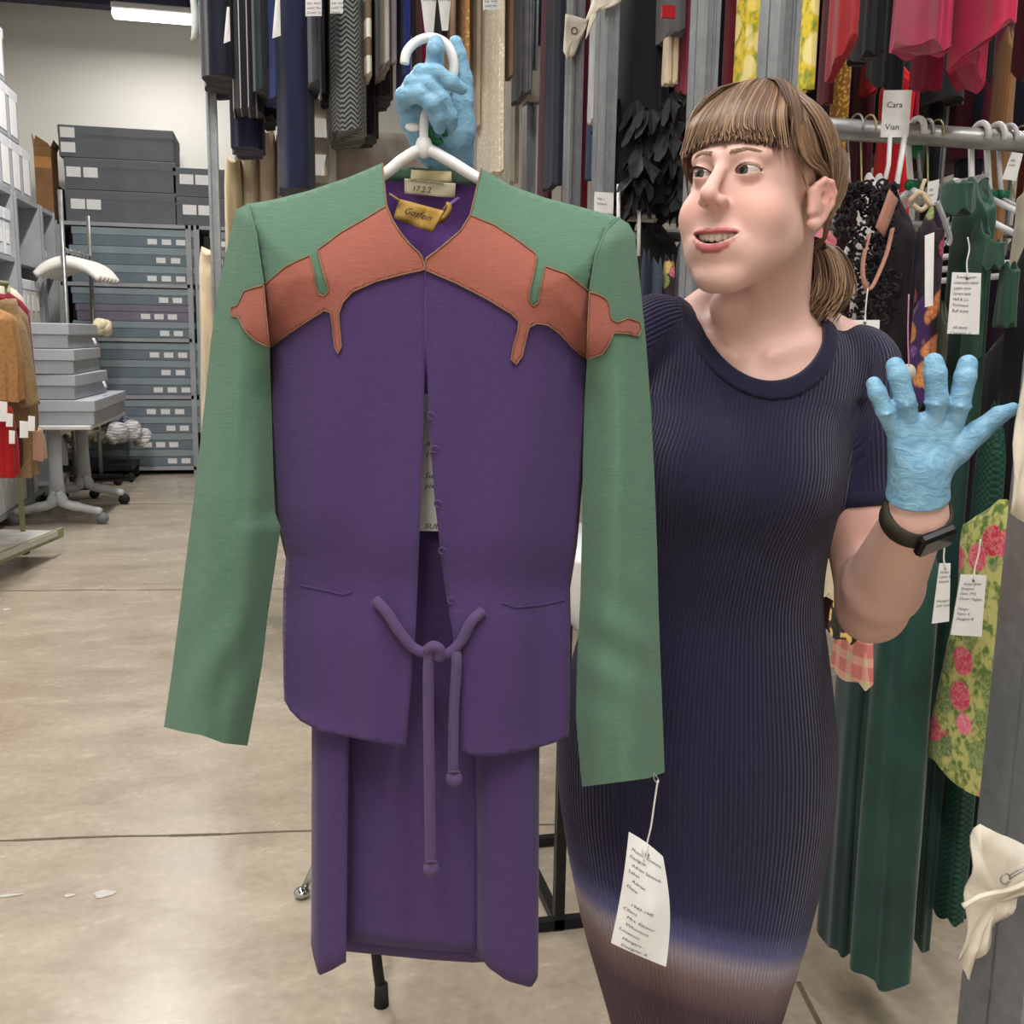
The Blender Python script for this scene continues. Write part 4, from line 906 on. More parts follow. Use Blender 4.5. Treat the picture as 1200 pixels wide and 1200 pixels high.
for k, (q, v, lab) in enumerate((((358, -6, 377, 19), 4.0, 'white printed tag above the dark grey trousers'), ((387, -6, 402, 16), 4.05, 'white printed tag above the dark navy jacket'), ((493, -20, 511, 38), 4.1, 'large pointed white tag left of centre on the black dress'), ((513, -20, 528, 36), 4.1, 'second pointed white tag, to the right on the black dress'), ((566, -8, 584, 12), 4.0, 'small white tag on the cream lace dress'), ((262, 8, 269, 50), 4.1, 'narrow pale tag strip on the dark navy skirt'), ((319, -4, 328, 44), 4.1, 'long pale tag strip in front of the blue garment'))):
    x0_, y0_, x1_, y1_ = q
    if k in (2, 3): cs = ((x0_-2, y0_), (x1_+2, y0_), (x1_-3, y1_), (x0_+5, y1_))
    elif k > 4: cs = ((x0_+4, y0_), (x1_, y0_), (x1_+1, y1_-2), (x0_, y1_+1))
    else: cs = ((x0_, y0_), (x1_, y0_), (x1_, y1_), (x0_, y1_))
    paper_tag(lab, *cs, pv(v), hole=False, lines=['', 'Suit, wool', 'Label: Hartnell'[:10], 'Donor: Gray'] if k < 5 else (), size=.012, curl=.003)

# ------------------------------------------------------------------ muslin ties on the posts
def scrap(label, pts, plane, thick=.003, wav=.004, hole=None):
    """a cut piece of cloth: outline in the post's face plane, gently waved"""
    P3 = [plane(*q) for q in pts]; c = sum(P3)/len(P3); n_ = 9; m = M(); rings = []
    vs = [c+(0, -.004, 0)]; fs = []
    outl = []
    for i in range(len(P3)):
        a, b = P3[i], P3[(i+1) % len(P3)]
        for k in range(5): outl.append(a+(b-a)*k/5)
    L = len(outl)
    for r in (1/3, 2/3, 1.0):
        for i, p in enumerate(outl): vs.append(c+(p-c)*r+np.array((0, -.004+wav*math.sin(i*.9+r*4)*r, 0)))
    for i in range(L): fs.append((0, 1+i, 1+(i+1) % L))
    for r in range(2):
        for i in range(L): a = 1+r*L; fs.append((a+i, a+L+i, a+L+(i+1) % L, a+(i+1) % L))
    m.add(vs, fs); return m.build('muslin_tie', MUSLIN, label=label, cat='cloth', group='muslin ties on the rack posts', solid=thick)
vpost = POSTS['a'][1]-.075
t = scrap('cream muslin scrap pinned around the big post at the lower right', [(1142, 962), (1200, 990), (1225, 1004), (1225, 1030), (1188, 1052), (1166, 1082), (1144, 1118), (1128, 1142), (1124, 1124), (1130, 1060), (1134, 1010)], pv(vpost), wav=.006)
M().tube(spline([PY(1128, 1062, vpost-.012), PY(1150, 1050, vpost-.016), PY(1190, 1040, vpost-.012), PY(1222, 1022, vpost-.01)], 5), .004, 6, flat=.6).build('fold', MUSLIN, t)
m = M(); c = PY(1178, 1030, vpost-.018); m.tube([c+.0055*np.array((math.cos(q), 0, math.sin(q))) for q in np.linspace(0, 5.6, 14)], .0009, 6); m.tube([c+(.004, 0, .003), c+(.035, 0, .018)], .0009, 6); m.tube([c+(.005, 0, -.001), c+(.036, 0, .015)], .0009, 6)
m.build('safety_pin', PIPE, label='steel safety pin holding the muslin scrap on the big post', cat='pin')
scrap('pointed cream muslin strip on the big post at the right edge', [(1200, 400), (1230, 405), (1230, 560), (1198, 613), (1182, 600), (1186, 520)], pv(vpost), wav=.003)
pe = POSTS['e'][1]-.06
t = scrap('cut cream muslin flag with a hole hanging from the post left of the notice', [(662, 17), (689, 23), (683, 42), (672, 66), (664, 71), (660, 60)], pv(pe), wav=.004)
M().tube([PY(673, 36, pe-.008)+.01*np.array((math.cos(q), 0, math.sin(q))) for q in np.linspace(0, 6.0, 14)], .002, 6).build('buttonhole', cl('brown_thread', (120, 100, 80)), t)
scrap('cream muslin tie stretched across the top of the post with the notice', [(696, -4), (727, -8), (727, 4), (700, 8), (694, 14), (686, 46), (690, 22), (684, 28)], pv(POSTS['d'][1]-.06), wav=.003)
pf = POSTS['f']; m = M(); za, zb = PY(624, 122, pf[1])[2], PY(624, 88, pf[1])[2]
m.loft([[(pf[0]+.036*math.copysign(abs(math.cos(q))**.5, math.cos(q)), pf[1]+.058*math.copysign(abs(math.sin(q))**.5, math.sin(q)), z+.004*math.sin(3*q)) for q in [2*PI*i/24 for i in range(24)]] for z in np.linspace(za, zb, 4)])
m.build('muslin_tie', MUSLIN, label='cream muslin band wrapped around the post left of the ink-navy coat', cat='cloth', group='muslin ties on the rack posts')
pg = POSTS['g']; scrap('cream muslin knot on the post at the aisle end of the far rack', [(236, 88), (244, 84), (258, 90), (262, 100), (254, 96), (246, 100), (240, 92)], pv(pg[1]-.06), wav=.01)
# white plastic-wrapped item at the lamp end
a = PY(228, 30, 4.9); m = M(); m.tube(spline([PY(226, -6, 4.9), PY(230, 20, 4.9), PY(229, 40, 4.9), PY(224, 47, 4.9)], 5), [.025, .03, .033, .036, .038, .04, .04, .04, .038, .036, .034, .03, .026, .02, .014, .006], 12, flat=.5)
m.build('garment_cover', mk('white_sheer', (216, 218, 222), None, 10, .6), label='white wrapped garment sleeve hanging at the aisle end beside the lit lamp', cat='garment')

# ------------------------------------------------------------------ near-left rolling coat rack (olive frame)
OL = mk('olive_paint', (148, 150, 112), (132, 134, 98), 10, .55)
c = PZ(31, 648, 0); bx_, by_ = c[0], c[1]
t = thing('rolling_rack', (bx_-.1, by_-.5, 0), 'olive-framed wheeled coat rack with a white tray at the left edge', 'garment rack')
px_, py_ = PZ(27, 622, .17)[:2]
M().cyl((px_, py_, .15), (px_, py_, 1.66), .016, 12).build('pole', OL, t)
M().cyl((px_-.35, py_-1.4, .15), (px_-.35, py_-1.4, 1.66), .016, 12).build('pole', OL, t)
M().tube([(px_, py_, 1.66), (px_-.35, py_-1.4, 1.66)], .016, 12).build('hanging_bar', OL, t)
bx('tray', (px_-.2, py_-.66, .15), (.46, 1.46, .035), mk('tray_white', (206, 204, 198), None, 8, .6), t, R=rotz(-.245))
bx('tray_rim', (px_+.03, py_-.62, .14), (.02, 1.46, .06), OL, t, R=rotz(-.245))
for (dx, dy) in ((.0, .0), (-.4, .05), (-.3, -1.35)):
    k_ = M().tube([(bx_+dx-.018, by_+dy, .055), (bx_+dx+.018, by_+dy, .055)], .055, 18).build('caster', RUBBER, t)
    M().tube([(bx_+dx-.022, by_+dy, .055), (bx_+dx+.022, by_+dy, .055)], .02, 12).build('hub', PIPE, k_)
    M().box((bx_+dx, by_+dy, .105), (.05, .05, .05)).build('fork', BLACKM, k_)
TWEED = pat('brown_tweed', p_dots((140, 116, 82), (131, 107, 75), 55, .4)); TWD2 = pat('gold_brocade', p_dots((164, 120, 76), (153, 110, 68), 40, .4))
def CG(name, p0, p1, y0, y1, v, mat, label, dep=.36, **kw):
    a, b = PY(p0, y1, v), PY(p1, y1, v); t0, t1 = PY(p0, y0, v), PY(p1, y0, v)
    return hang(name, label, 'coats on the olive rack', (t0[0]+t1[0])/2, v+.05, t0[2], a[2], dep, .13, mat, wf=1.05, lean=(a[0]+b[0]-t0[0]-t1[0])/2, **kw)
CG('coat', -38, 22, 330, 505, 6.75, cl('ivory_coat', (216, 206, 190)), 'ivory coat at the back of the olive rack', dep=.36)
CG('coat', -36, 28, 340, 560, 6.5, cl('berry_red', (128, 28, 46)), 'berry red coat behind the tweed one on the olive rack', dep=.38)
cg = CG('jacket', -40, 26, 348, 560, 6.25, TWEED, 'brown tweed jacket with a hanging sleeve on the olive rack', dep=.38)
M().tube(spline([PY(8, 352, 6.2), PY(20, 400, 6.18), PY(30, 455, 6.16), PY(36, 476, 6.16)], 6), [.05]*4+[.062]*9+[.055]*5+[.05], 14).build('sleeve', TWEED, cg)
CG('jacket', -44, 14, 360, 470, 6.0, TWD2, 'gold brocade jacket with red lining at the left edge', dep=.3)
CG('dress', -40, 10, 470, 560, 5.95, cl('vivid_red', (176, 30, 34)), 'vivid red dress hem at the left edge below the brocade', dep=.26)
CG('skirt', 18, 46, 500, 540, 6.3, cl('peach_cloth', (196, 156, 130)), 'peach skirt hanging lowest beside the olive pole', dep=.16)
CG('skirt', 2, 20, 500, 548, 6.2, cl('garnet', (84, 24, 34)), 'garnet skirt between the red hem and the peach skirt', dep=.12)
for k, (x, y, w_, h_) in enumerate(((4, 482, 9, 24), (11, 492, 8, 16), (28, 503, 10, 20), (37, 496, 8, 18), (14, 512, 7, 16))):
    paper_tag('small white tag among the coat tags on the olive rack, %s' % ['highest one', 'overlapping the highest', 'largest, in the middle', 'rightmost', 'lowest one'][k], (x-w_/2, y-h_/2), (x+w_/2, y-h_/2+1), (x+w_/2, y+h_/2), (x-w_/2, y+h_/2), pv(5.88), hole=False, curl=.003, group='white tags on the olive rack')

# ------------------------------------------------------------------ things behind the suit and the person
t = thing('metal_stand', PZ(420, 1080, 0), 'metal display stand behind the skirt with one chrome leg and one black leg', 'stand'); c = PZ(447, 1178, 0); c2 = PZ(354, 1052, 0); hub = (c+c2)/2+np.array((.12, .22, .42))
M().tube([hub+(0, 0, .3), hub, hub+(0, 0, -.08)], .016, 10).build('pole', BLACKM, t)
lg = M().tube(spline([hub+(0, 0, -.05), c+(-.012, .05, .22), c+(-.008, .012, .1), c+(0, 0, .03)], 6), .0115, 10).build('leg', BLACKM, t); M().cyl(c+(0, 0, 0), c+(0, 0, .05), .016, 12, .0135).build('rubber_foot', RUBBER, lg)
CH = mk('chrome', (200, 200, 200), None, 10, .15, 1)
lg = M().tube([hub+(0, 0, -.05), c2+(.05, .03, .1), c2+(.004, .002, .02)], .009, 10).build('leg', CH, t); M().ball(c2+(0, 0, .014), .021, 14, (1, 1, .66)).build('glide', CH, lg)
c3 = hub+np.array((.25, .18, 0)); c3[2] = 0; M().tube([hub+(0, 0, -.05), c3+(0, 0, .012)], .0115, 10).build('leg', BLACKM, t)
# white bin cart on a black frame
pl = PZ(654, 1088, 0); t = thing('bin_cart', pl+np.array((.2, .2, 0)), 'white-topped cart on a black metal frame behind the person', 'cart')
vx = pl[1]; xl = pl[0]; zt_ = PY(672, 655, vx)[2]; zb_ = PY(672, 742, vx)[2]; CW = .42
for (dx, dy) in ((0, 0), (CW, 0), (0, .4), (CW, .4)): M().box((xl+dx, vx+dy, (zb_+.02)/2), (.024, .024, zb_+.02)).build('frame_post', BLACKM, t)
for dy in (0, .4): M().box((xl+CW/2-.03, vx+dy, .016), (CW+.1, .024, .024)).build('base_bar', BLACKM, t)
for dx in (0, CW): M().box((xl+dx, vx+.2, .016), (.024, .4, .024)).build('base_bar', BLACKM, t)
m = M(); rings = []
for z, e in ((zb_, -.01), (zb_+.01, .0), (zt_-.008, .018), (zt_, .02)):
    rings.append([(xl+CW/2+math.copysign(abs(math.cos(q))**.3, math.cos(q))*(CW/2+.0+e), vx+.2+math.copysign(abs(math.sin(q))**.3, math.sin(q))*(.22+e), z) for q in [2*PI*i/40 for i in range(40)]])
m.loft(rings); m.build('bin', WHITEP, t)
# ------------------------------------------------------------------ the two-coloured jacket held on a hanger
HJ = 1.10
def linen(name, cols, rough=.9, slub=1.0):
    """slubby linen: short horizontal and vertical threads of neighbouring colours"""
    w = NT(name); a = w.noise(w.coord('Object', (60, 60, 700)), 1, 4, .6); b = w.noise(w.coord('Object', (700, 700, 40)), 1, 4, .6); big = w.noise(w.coord('Object', (1, 1, .5)), 16, 4)
    t1 = w.ramp(a.outputs[0], [(.3, cols[0]), (.52, cols[1]), (.75, cols[2])]); t2 = w.ramp(b.outputs[0], [(.3, cols[1]), (.5, cols[2]), (.72, cols[3])])
    c = w.mix(.5, t1, t2); c = w.mix(w.ramp(big.outputs[0], [(.35, (0, 0, 0)), (.7, (90, 90, 90))]), c, cols[3])
    w.set(Base_Color=c, Roughness=rough); w.b.inputs['Specular IOR Level'].default_value = .15; w.b.inputs['Sheen Weight'].default_value = .12
    h = w.math('ADD', a.outputs[0], b.outputs[0]); w.bump(h, .45*slub, .0012); return w.m
GREENL = linen('green_slub_linen', [(68, 104, 94), (82, 118, 100), (100, 124, 100), (78, 120, 110)])
ORANGL = linen('coral_slub_linen', [(140, 82, 76), (156, 90, 78), (164, 102, 84), (146, 88, 92)])
PURPL = linen('purple_crepe', [(62, 46, 88), (72, 54, 98), (80, 60, 106), (70, 52, 102)], slub=.7)
LINING = mk('purple_silk_lining', (134, 88, 174), (112, 70, 152), 26, .5, sheen=.15)
PURPC = linen('purple_tie_cloth', [(76, 60, 96), (84, 66, 104), (92, 74, 112), (82, 64, 104)], slub=.6)
PIPING = mk('bronze_piping', (146, 112, 86), (126, 94, 72), 90, .85)
def seg_d(P, line):
    """distance of points (n,2) to a polyline"""
    L = np.array(line, float); d = np.full(len(P), 1e9)
    for a, b in zip(L[:-1], L[1:]):
        ab = b-a; t = np.clip(((P-a)@ab)/(ab@ab+1e-9), 0, 1); d = np.minimum(d, np.linalg.norm(P-a-t[:, None]*ab, axis=1))
    return d
def inside(P, poly):
    x, y = P[:, 0], P[:, 1]; r = np.zeros(len(P), bool); n = len(poly)
    for i in range(n):
        (xa, ya), (xb, yb) = poly[i], poly[(i+1) % n]
        if ya == yb: continue
        c = ((ya > y) != (yb > y)) & (x < (xb-xa)*(y-ya)/(yb-ya)+xa); r ^= c
    return r
def dens(poly, step, closed=True):
    out = []; n = len(poly)
    for i in range(n if closed else n-1):
        a, b = np.array(poly[i], float), np.array(poly[(i+1) % n], float); k = max(1, int(np.linalg.norm(b-a)/step))
        out += [a+(b-a)*j/k for j in range(k)]
    if not closed: out.append(np.array(poly[-1], float))
    return out
def smooth_poly(poly, n=3): return [tuple(p[:2]) for p in spline([(x, y, 0) for x, y in poly], n)]
def tri(poly, step=6.0):
    B = dens(poly, step*.8); n = len(B); xs = [p[0] for p in B]; ys = [p[1] for p in B]
    g = np.array([(x+(.5*step if j % 2 else 0), y) for j, y in enumerate(np.arange(min(ys), max(ys), step*.87)) for x in np.arange(min(xs), max(xs), step)])
    if len(g):
        g = g[inside(g, [tuple(p) for p in B])]; g = g[seg_d(g, B+[B[0]]) > step*.45] if len(g) else g
    vs = [Vector((p[0], p[1])) for p in B]+[Vector((p[0], p[1])) for p in g]
    r = delaunay_2d_cdt(vs, [], [list(range(n))], 1, 1e-4)
    return np.array([tuple(v) for v in r[0]]), [tuple(f) for f in r[2]]
def cloth_panel(poly, hf, name, mat, parent, thick=.0022, step=6.0, smooth_edge=False):
    P, T = tri(poly, step); H = hf(P); vs = [PH(p[0], p[1], h) for p, h in zip(P, H)]; m = M()
    fs = []
    for f in T:
        a, b, c = (np.array(vs[i]) for i in f[:3]); nn = np.cross(b-a, c-a); fs.append(f if nn@FH < 0 else f[::-1])
    m.add(vs, fs); return m.build(name, mat, parent, solid=thick, offset=-1)
# outlines, in columns and rows of the photo, laid on a hanging garment HJ metres away
SHL = [(448, 191), (410, 207), (360, 224), (320, 234), (290, 239)]; SHR = [(564, 197), (600, 218), (640, 232), (690, 245), (725, 255)]
SLO = [(290, 239), (276, 246), (266, 290), (256, 340), (247, 400), (240, 470), (230, 560), (220, 640), (210, 720), (201, 790), (192, 852)]
SLI = [(290, 874), (300, 820), (307, 780), (314, 720), (320, 680), (325, 645), (329, 618), (322, 600), (320, 540), (318, 470), (316, 408)]
SRO = [(725, 255), (737, 262), (744, 275), (750, 330), (757, 400), (763, 480), (767, 560), (770, 640), (772, 720), (775, 800), (779, 905)]
SRI = [(682, 922), (678, 880), (675, 840), (676, 780), (680, 700), (682, 620), (683, 540), (685, 470), (688, 421)]
BL = [(316, 408), (318, 470), (320, 540), (323, 600), (330, 630), (336, 655), (333, 690), (332, 740), (333, 800), (334, 822)]
BR = [(688, 421), (686, 480), (682, 560), (675, 640), (667, 690), (668, 740), (668, 800), (667, 864)]
def prof(d, R): t = np.minimum(d/R, 1); return 1-(1-t)**2
EB = [list(reversed(SHL))[0:0]+SHL, SHR, SLO[:5], SRO[:5], BL, BR]
def h_body(P):
    d = np.minimum.reduce([seg_d(P, e) for e in (SHL, SHR, SLO[:4]+[(300, 430)], SRO[:4]+[(705, 440)], BL, BR)])
    wob = .0035*np.sin(P[:, 0]*.055+P[:, 1]*.006)*np.clip((P[:, 1]-420)/200, 0, 1)+.0025*np.sin(P[:, 0]*.11+1)*np.clip((P[:, 1]-680)/100, 0, 1)
    waist = .008*np.exp(-((P[:, 1]-690)/40)**2)
    return HJ-.004-.052*prof(d, 120)+wob+waist
def h_slL(P):
    d = np.minimum(seg_d(P, SHL+SLO[1:]), seg_d(P, SLI)); ramp = np.clip((P[:, 1]-420)/160, 0, 1)
    bl_ = np.clip((P[:, 1]-330)/140, 0, 1); bl_ = bl_*bl_*(3-2*bl_); dd = seg_d(P, SHL+SLO[1:])*(1-bl_)+d*bl_
    wr = .004*np.sin(P[:, 1]*.05+P[:, 0]*.09)*np.exp(-((P[:, 1]-770)/60)**2)+.0025*np.sin(P[:, 0]*.14+P[:, 1]*.012)
    return HJ-.004-.045*prof(dd, 62)-.012*ramp+wr*ramp*prof(d, 30)
def h_slR(P):
    d = np.minimum(seg_d(P, SHR+SRO[1:]), seg_d(P, SRI)); ramp = np.clip((P[:, 1]-430)/160, 0, 1)
    bl_ = np.clip((P[:, 1]-340)/140, 0, 1); bl_ = bl_*bl_*(3-2*bl_); dd = seg_d(P, SHR+SRO[1:])*(1-bl_)+d*bl_
    wr = .003*np.sin(P[:, 1]*.09-P[:, 0]*.05)*np.exp(-((P[:, 1]-760)/60)**2)+.0022*np.sin(P[:, 0]*.13+P[:, 1]*.01)
    return HJ-.004-.045*prof(dd, 62)-.012*ramp+wr*ramp*prof(d, 30)
jk = thing('jacket', PH(497, 870, HJ), 'short purple jacket with green sleeves and dripping coral yoke, held on a hanger', 'jacket')
NL = [(448, 191), (453, 241), (460, 258), (468, 271), (480, 286), (493, 298), (497, 309)]; NR = [(564, 197), (551, 252), (540, 270), (523, 285), (499, 303), (498, 310)]
CL_ = [(497, 314), (497, 400), (497, 470), (492, 620), (487, 740), (475, 876)]; CR_ = [(499, 314), (500, 420), (503, 500), (510, 590), (520, 680), (530, 740), (537, 800), (540, 883)]
mid_l = [(455, 262), (430, 292), (390, 352), (340, 340), (311, 352)]; mid_r = [(552, 268), (580, 300), (612, 366), (650, 350), (690, 372)]
off = lambda f, o: (lambda P: f(P)+o)
cloth_panel(SHL+[(300, 272), (309, 334)]+mid_l[::-1]+[(460, 258), (453, 241)], h_body, 'yoke_panel', GREENL, jk)['label'] = 'green left shoulder panel'
cloth_panel(SHR+[(710, 270), (698, 300), (691, 342)]+mid_r[::-1]+[(540, 270), (551, 252)], h_body, 'yoke_panel', GREENL, jk)['label'] = 'green right shoulder panel'
cloth_panel([(497, 312), (440, 305), (392, 340), (340, 345), (312, 352), (316, 408)]+BL[1:]+[(340, 833), (352, 845), (375, 857), (400, 862), (440, 870), (475, 876)]+CL_[1:-1][::-1], off(h_body, .0006), 'front_panel', PURPL, jk)['label'] = 'purple front with rounded hem corner'
cloth_panel([(499, 312), (560, 318), (610, 358), (650, 355), (690, 365), (688, 421)]+BR[1:]+[(645, 872), (620, 879), (580, 886), (560, 886), (540, 883)]+CR_[1:-1][::-1], off(h_body, .0006), 'front_panel', PURPL, jk)['label'] = 'purple front with thread hooks'
cloth_panel([(290, 239)]+SLO[1:]+[(215, 858), (235, 861), (262, 871)]+SLI+[(309, 335), (300, 275)], h_slL, 'sleeve', GREENL, jk, thick=0)
cloth_panel([(725, 255)]+SRO[1:]+[(760, 912), (730, 916)]+SRI+[(691, 342), (698, 300), (710, 270)], h_slR, 'sleeve', GREENL, jk, thick=0)
def back_of(f): return lambda P: np.maximum(2*(HJ-.004-.012*np.clip((P[:, 1]-425)/160, 0, 1))-f(P), f(P)+.0005)
cloth_panel([(290, 239)]+SLO[1:]+[(215, 858), (235, 861), (262, 871)]+SLI+[(309, 335), (300, 275)], back_of(h_slL), 'sleeve_back', GREENL, jk, thick=0)
cloth_panel([(725, 255)]+SRO[1:]+[(760, 912), (730, 916)]+SRI+[(691, 342), (698, 300), (710, 270)], back_of(h_slR), 'sleeve_back', GREENL, jk, thick=0)
cloth_panel([(449, 203)]+[(x+3, y+7) for x, y in SHL[1:]]+[(303, 274), (309, 334), (316, 408)]+BL[1:]+[(352, 845), (400, 858), (475, 866), (540, 870), (620, 866), (664, 852)]+BR[:-1][::-1]+[(691, 342), (698, 300), (708, 272)]+[(x-3, y+7) for x, y in SHR[::-1][:-1]]+[(562, 208), (545, 203), (505, 200), (470, 197)], lambda P: HJ+.012+.03*prof(np.minimum.reduce([seg_d(P, e) for e in (SHL, SHR, BL, BR)]), 90), 'lining', LINING, jk, step=9)
cloth_panel([(449, 199), (470, 195), (505, 198), (545, 201), (563, 206), (560, 217), (530, 216), (505, 214), (480, 212), (452, 212)], lambda P: HJ+.010+.03*prof(np.minimum(seg_d(P, SHL), seg_d(P, SHR)), 90)-.003, 'neck_facing', GREENL, jk, thick=.0015)
# coral appliqué
OLb = [(453, 241), (430, 255), (400, 272), (372, 293), (376, 310), (382, 330), (385, 341), (380, 347), (373, 345), (370, 334), (367, 315), (363, 299), (335, 312), (309, 334), (312, 370), (316, 407), (335, 393), (350, 383), (367, 372), (380, 364), (387, 366), (390, 385), (392, 406), (396, 415), (400, 406), (398, 385), (397, 368), (402, 354), (413, 342), (440, 330), (470, 322), (497, 316), (497, 309), (493, 298), (480, 286), (468, 271), (460, 258)]
OLs = [(309, 334), (298, 337), (286, 341), (282, 350), (278, 358), (271, 360), (271, 370), (279, 372), (283, 380), (288, 389), (300, 400), (316, 407), (312, 370)]
ORb = [(551, 252), (580, 264), (605, 280), (629, 298), (627, 315), (621, 340), (620, 352), (625, 359), (631, 355), (634, 335), (639, 312), (665, 321), (691, 342), (689, 380), (688, 421), (672, 408), (655, 390), (642, 381), (629, 379), (620, 384), (617, 395), (612, 417), (605, 427), (599, 421), (602, 405), (607, 388), (608, 377), (600, 368), (570, 350), (535, 332), (498, 316), (498, 309), (500, 303), (523, 285), (540, 270)]
ORs = [(691, 342), (703, 346), (711, 351), (715, 361), (716, 374), (723, 378), (736, 373), (749, 377), (752, 386), (748, 394), (735, 391), (719, 390), (714, 403), (706, 415), (688, 421), (689, 380)]
for poly, hf in ((OLb, h_body), (OLs, h_slL), (ORb, h_body), (ORs, h_slR)):
    y = cloth_panel(poly, off(hf, -.0016), 'coral_yoke', ORANGL, jk, thick=.0016, step=4)
    ln = [PH(p[0], p[1], h) for p, h in zip(dens(poly, 3), off(hf, -.0022)(np.array(dens(poly, 3))))]; ln.append(ln[0])
    M().tube(ln, .00085, 5, cap=False).build('piping', PIPING, y)
# edges: neckline and front fold, sleeve hems, armhole seams
for pts, hf, mt, nm, r in ((NL, h_body, PIPING, 'neck_piping', .0007), (NR, h_body, PIPING, 'neck_piping', .0007)):
    q = dens(pts, 4, False); M().tube([PH(p[0], p[1], h) for p, h in zip(q, off(hf, -.001)(np.array(q)))], r, 6).build(nm, mt, jk)
for pts, hf in (([(290, 239), (300, 275), (309, 335)], h_slL), ([(725, 255), (710, 270), (698, 300), (691, 342)], h_slR)):
    q = dens(pts, 4, False); M().tube([PH(p[0], p[1], h) for p, h in zip(q, off(hf, .0002)(np.array(q)))], .0011, 6).build('armhole_seam', GREENL, jk)
for pts in ([(352, 686), (372, 690), (402, 697), (412, 694)], [(588, 706), (604, 712), (635, 709), (662, 703)]):
    q = dens(pts, 4, False); M().tube([PH(p[0], p[1], h) for p, h in zip(q, off(h_body, .0002)(np.array(q)))], .0011, 6).build('waist_seam', PURPL, jk)
for k, (x, y) in enumerate(((505, 487), (509, 526), (513, 590), (518, 645), (528, 703))):
    c = PH(x, y, float(h_body(np.array([[x+4., y]]))[0])-.002); m = M(); m.tube([c+.0035*(math.cos(q)*RT+math.sin(q)*ZZ)+(-.001)*FH for q in np.linspace(0, 5.2, 9)], .0008, 5); m.build('thread_hook', PURPC, jk)
# tie
def cord(pts, r, name, parent, mt=PURPC): return M().tube(spline([PH(*p) for p in pts], 8), r, 10).build(name, mt, parent)
hb = HJ-.062
tie = cord([(440, 703, hb+.008), (452, 716, hb), (468, 740, hb-.003), (486, 760, hb-.002), (505, 766, hb-.004), (524, 766, hb-.002), (540, 752, hb), (553, 728, hb), (566, 716, hb+.008)], .0056, 'tie_cord', jk)
cord([(512, 762, hb-.006), (503, 770, hb-.008), (502, 820, hb-.006), (503, 900, hb-.004), (504, 975, hb-.002), (504, 1010, hb)], .0058, 'tie_end', tie)
cord([(534, 764, hb-.002), (535, 780, hb-.006), (532, 830, hb-.004), (531, 880, hb-.003), (531, 906, hb-.003)], .0055, 'tie_end', tie)
M().tube(spline([PH(500, 762, hb-.01), PH(508, 757, hb-.014), PH(516, 762, hb-.012), PH(514, 772, hb-.008)], 5), .0056, 8).build('knot', PURPC, tie)
for (x, y, h) in ((505, 1017, hb), (532, 912, hb-.003)):
    M().ball(PH(x, y, h), .0088, 12, (1, 1, 1.05)).tube([PH(x-6, y-7, h-.001), PH(x, y-8, h-.009), PH(x+6, y-7, h-.001), PH(x, y-7, h+.008), PH(x-6, y-7, h-.001)], .0016, 6).build('tie_knob', PURPC, tie)
# sewn-in labels
def hl(x, y, o): return PH(x, y, HJ+.030+o)
LAB = mk('cream_label_tape', (226, 214, 176), (206, 192, 150), 60, .9); LABW = mk('ecru_label_tape', (216, 208, 186), (196, 186, 160), 60, .9); LABG = mk('gold_satin_label', (196, 160, 84), (170, 132, 62), 40, .55)
def label_strip(tl, tr, br, bl, o, mat, name, wave=.0015, roll=0.0):
    A, B, Cc, D = [np.array(q, float) for q in (tl, tr, br, bl)]
    def S(u, v):
        q = (A*(1-u)+B*u)*(1-v)+(D*(1-u)+Cc*u)*v; return PH(q[0], q[1], HJ+.030+o+wave*math.sin(9*u+4*v)-roll*max(0, u-.62)**2*6*(1-.3*v))
    m = M(); m.grid(lambda u, v: S(u, v), 14, 5); return m.build(name, mat, jk, solid=.0008), S
l1, S1 = label_strip((482, 199), (529, 201), (529, 213), (481, 211), -.012, LAB, 'cream_label')
l2, S2 = label_strip((474, 209), (534, 215), (533, 232), (474, 227), -.014, LABW, 'number_label')
l3, S3 = label_strip((468, 233), (520, 247), (506, 273), (461, 256), -.024, LABG, 'gold_label', .002, .05)
M().tube(spline([hl(520, 246, -.034), hl(525, 240, -.036), hl(526, 247, -.036), hl(518, 258, -.035), hl(508, 262, -.03)], 6), [.002]*6+[.006]*12+[.004]*7, 10, flat=.5).build('rolled_corner', LABG, l3)
M().tube([hl(456, 227, -.026), hl(468, 235, -.028)], .0012, 5).build('thread', LABG, l3); M().tube([hl(522, 243, -.036), hl(537, 232, -.02)], .003, 6, flat=.4).build('loop', LINING, l3)
uv = lambda S, w_, h_, o: (lambda u, v: S(min(.99, u/w_), min(.99, v/h_))-FH*o)
lettering('text', [(.008, '17.2.2')], uv(S2, .055, .016, .0012), .0085, INK, l2, gap=1.5, shear=.2)
lettering('lettering', [(.004, 'COSTUME MUSEUM OF FASHION')], uv(S2, .055, .016, .0012), .0026, INK, l2, gap=1.2)
lettering('text', [(.008, 'Gosfein')], uv(S3, .045, .022, .0014), .0095, INK, l3, gap=1.35, shear=.35)
lettering('lettering', [(.003, 'O R I G I N A L')], uv(S3, .045, .022, .0014), .0040, INK, l3, gap=4.9)

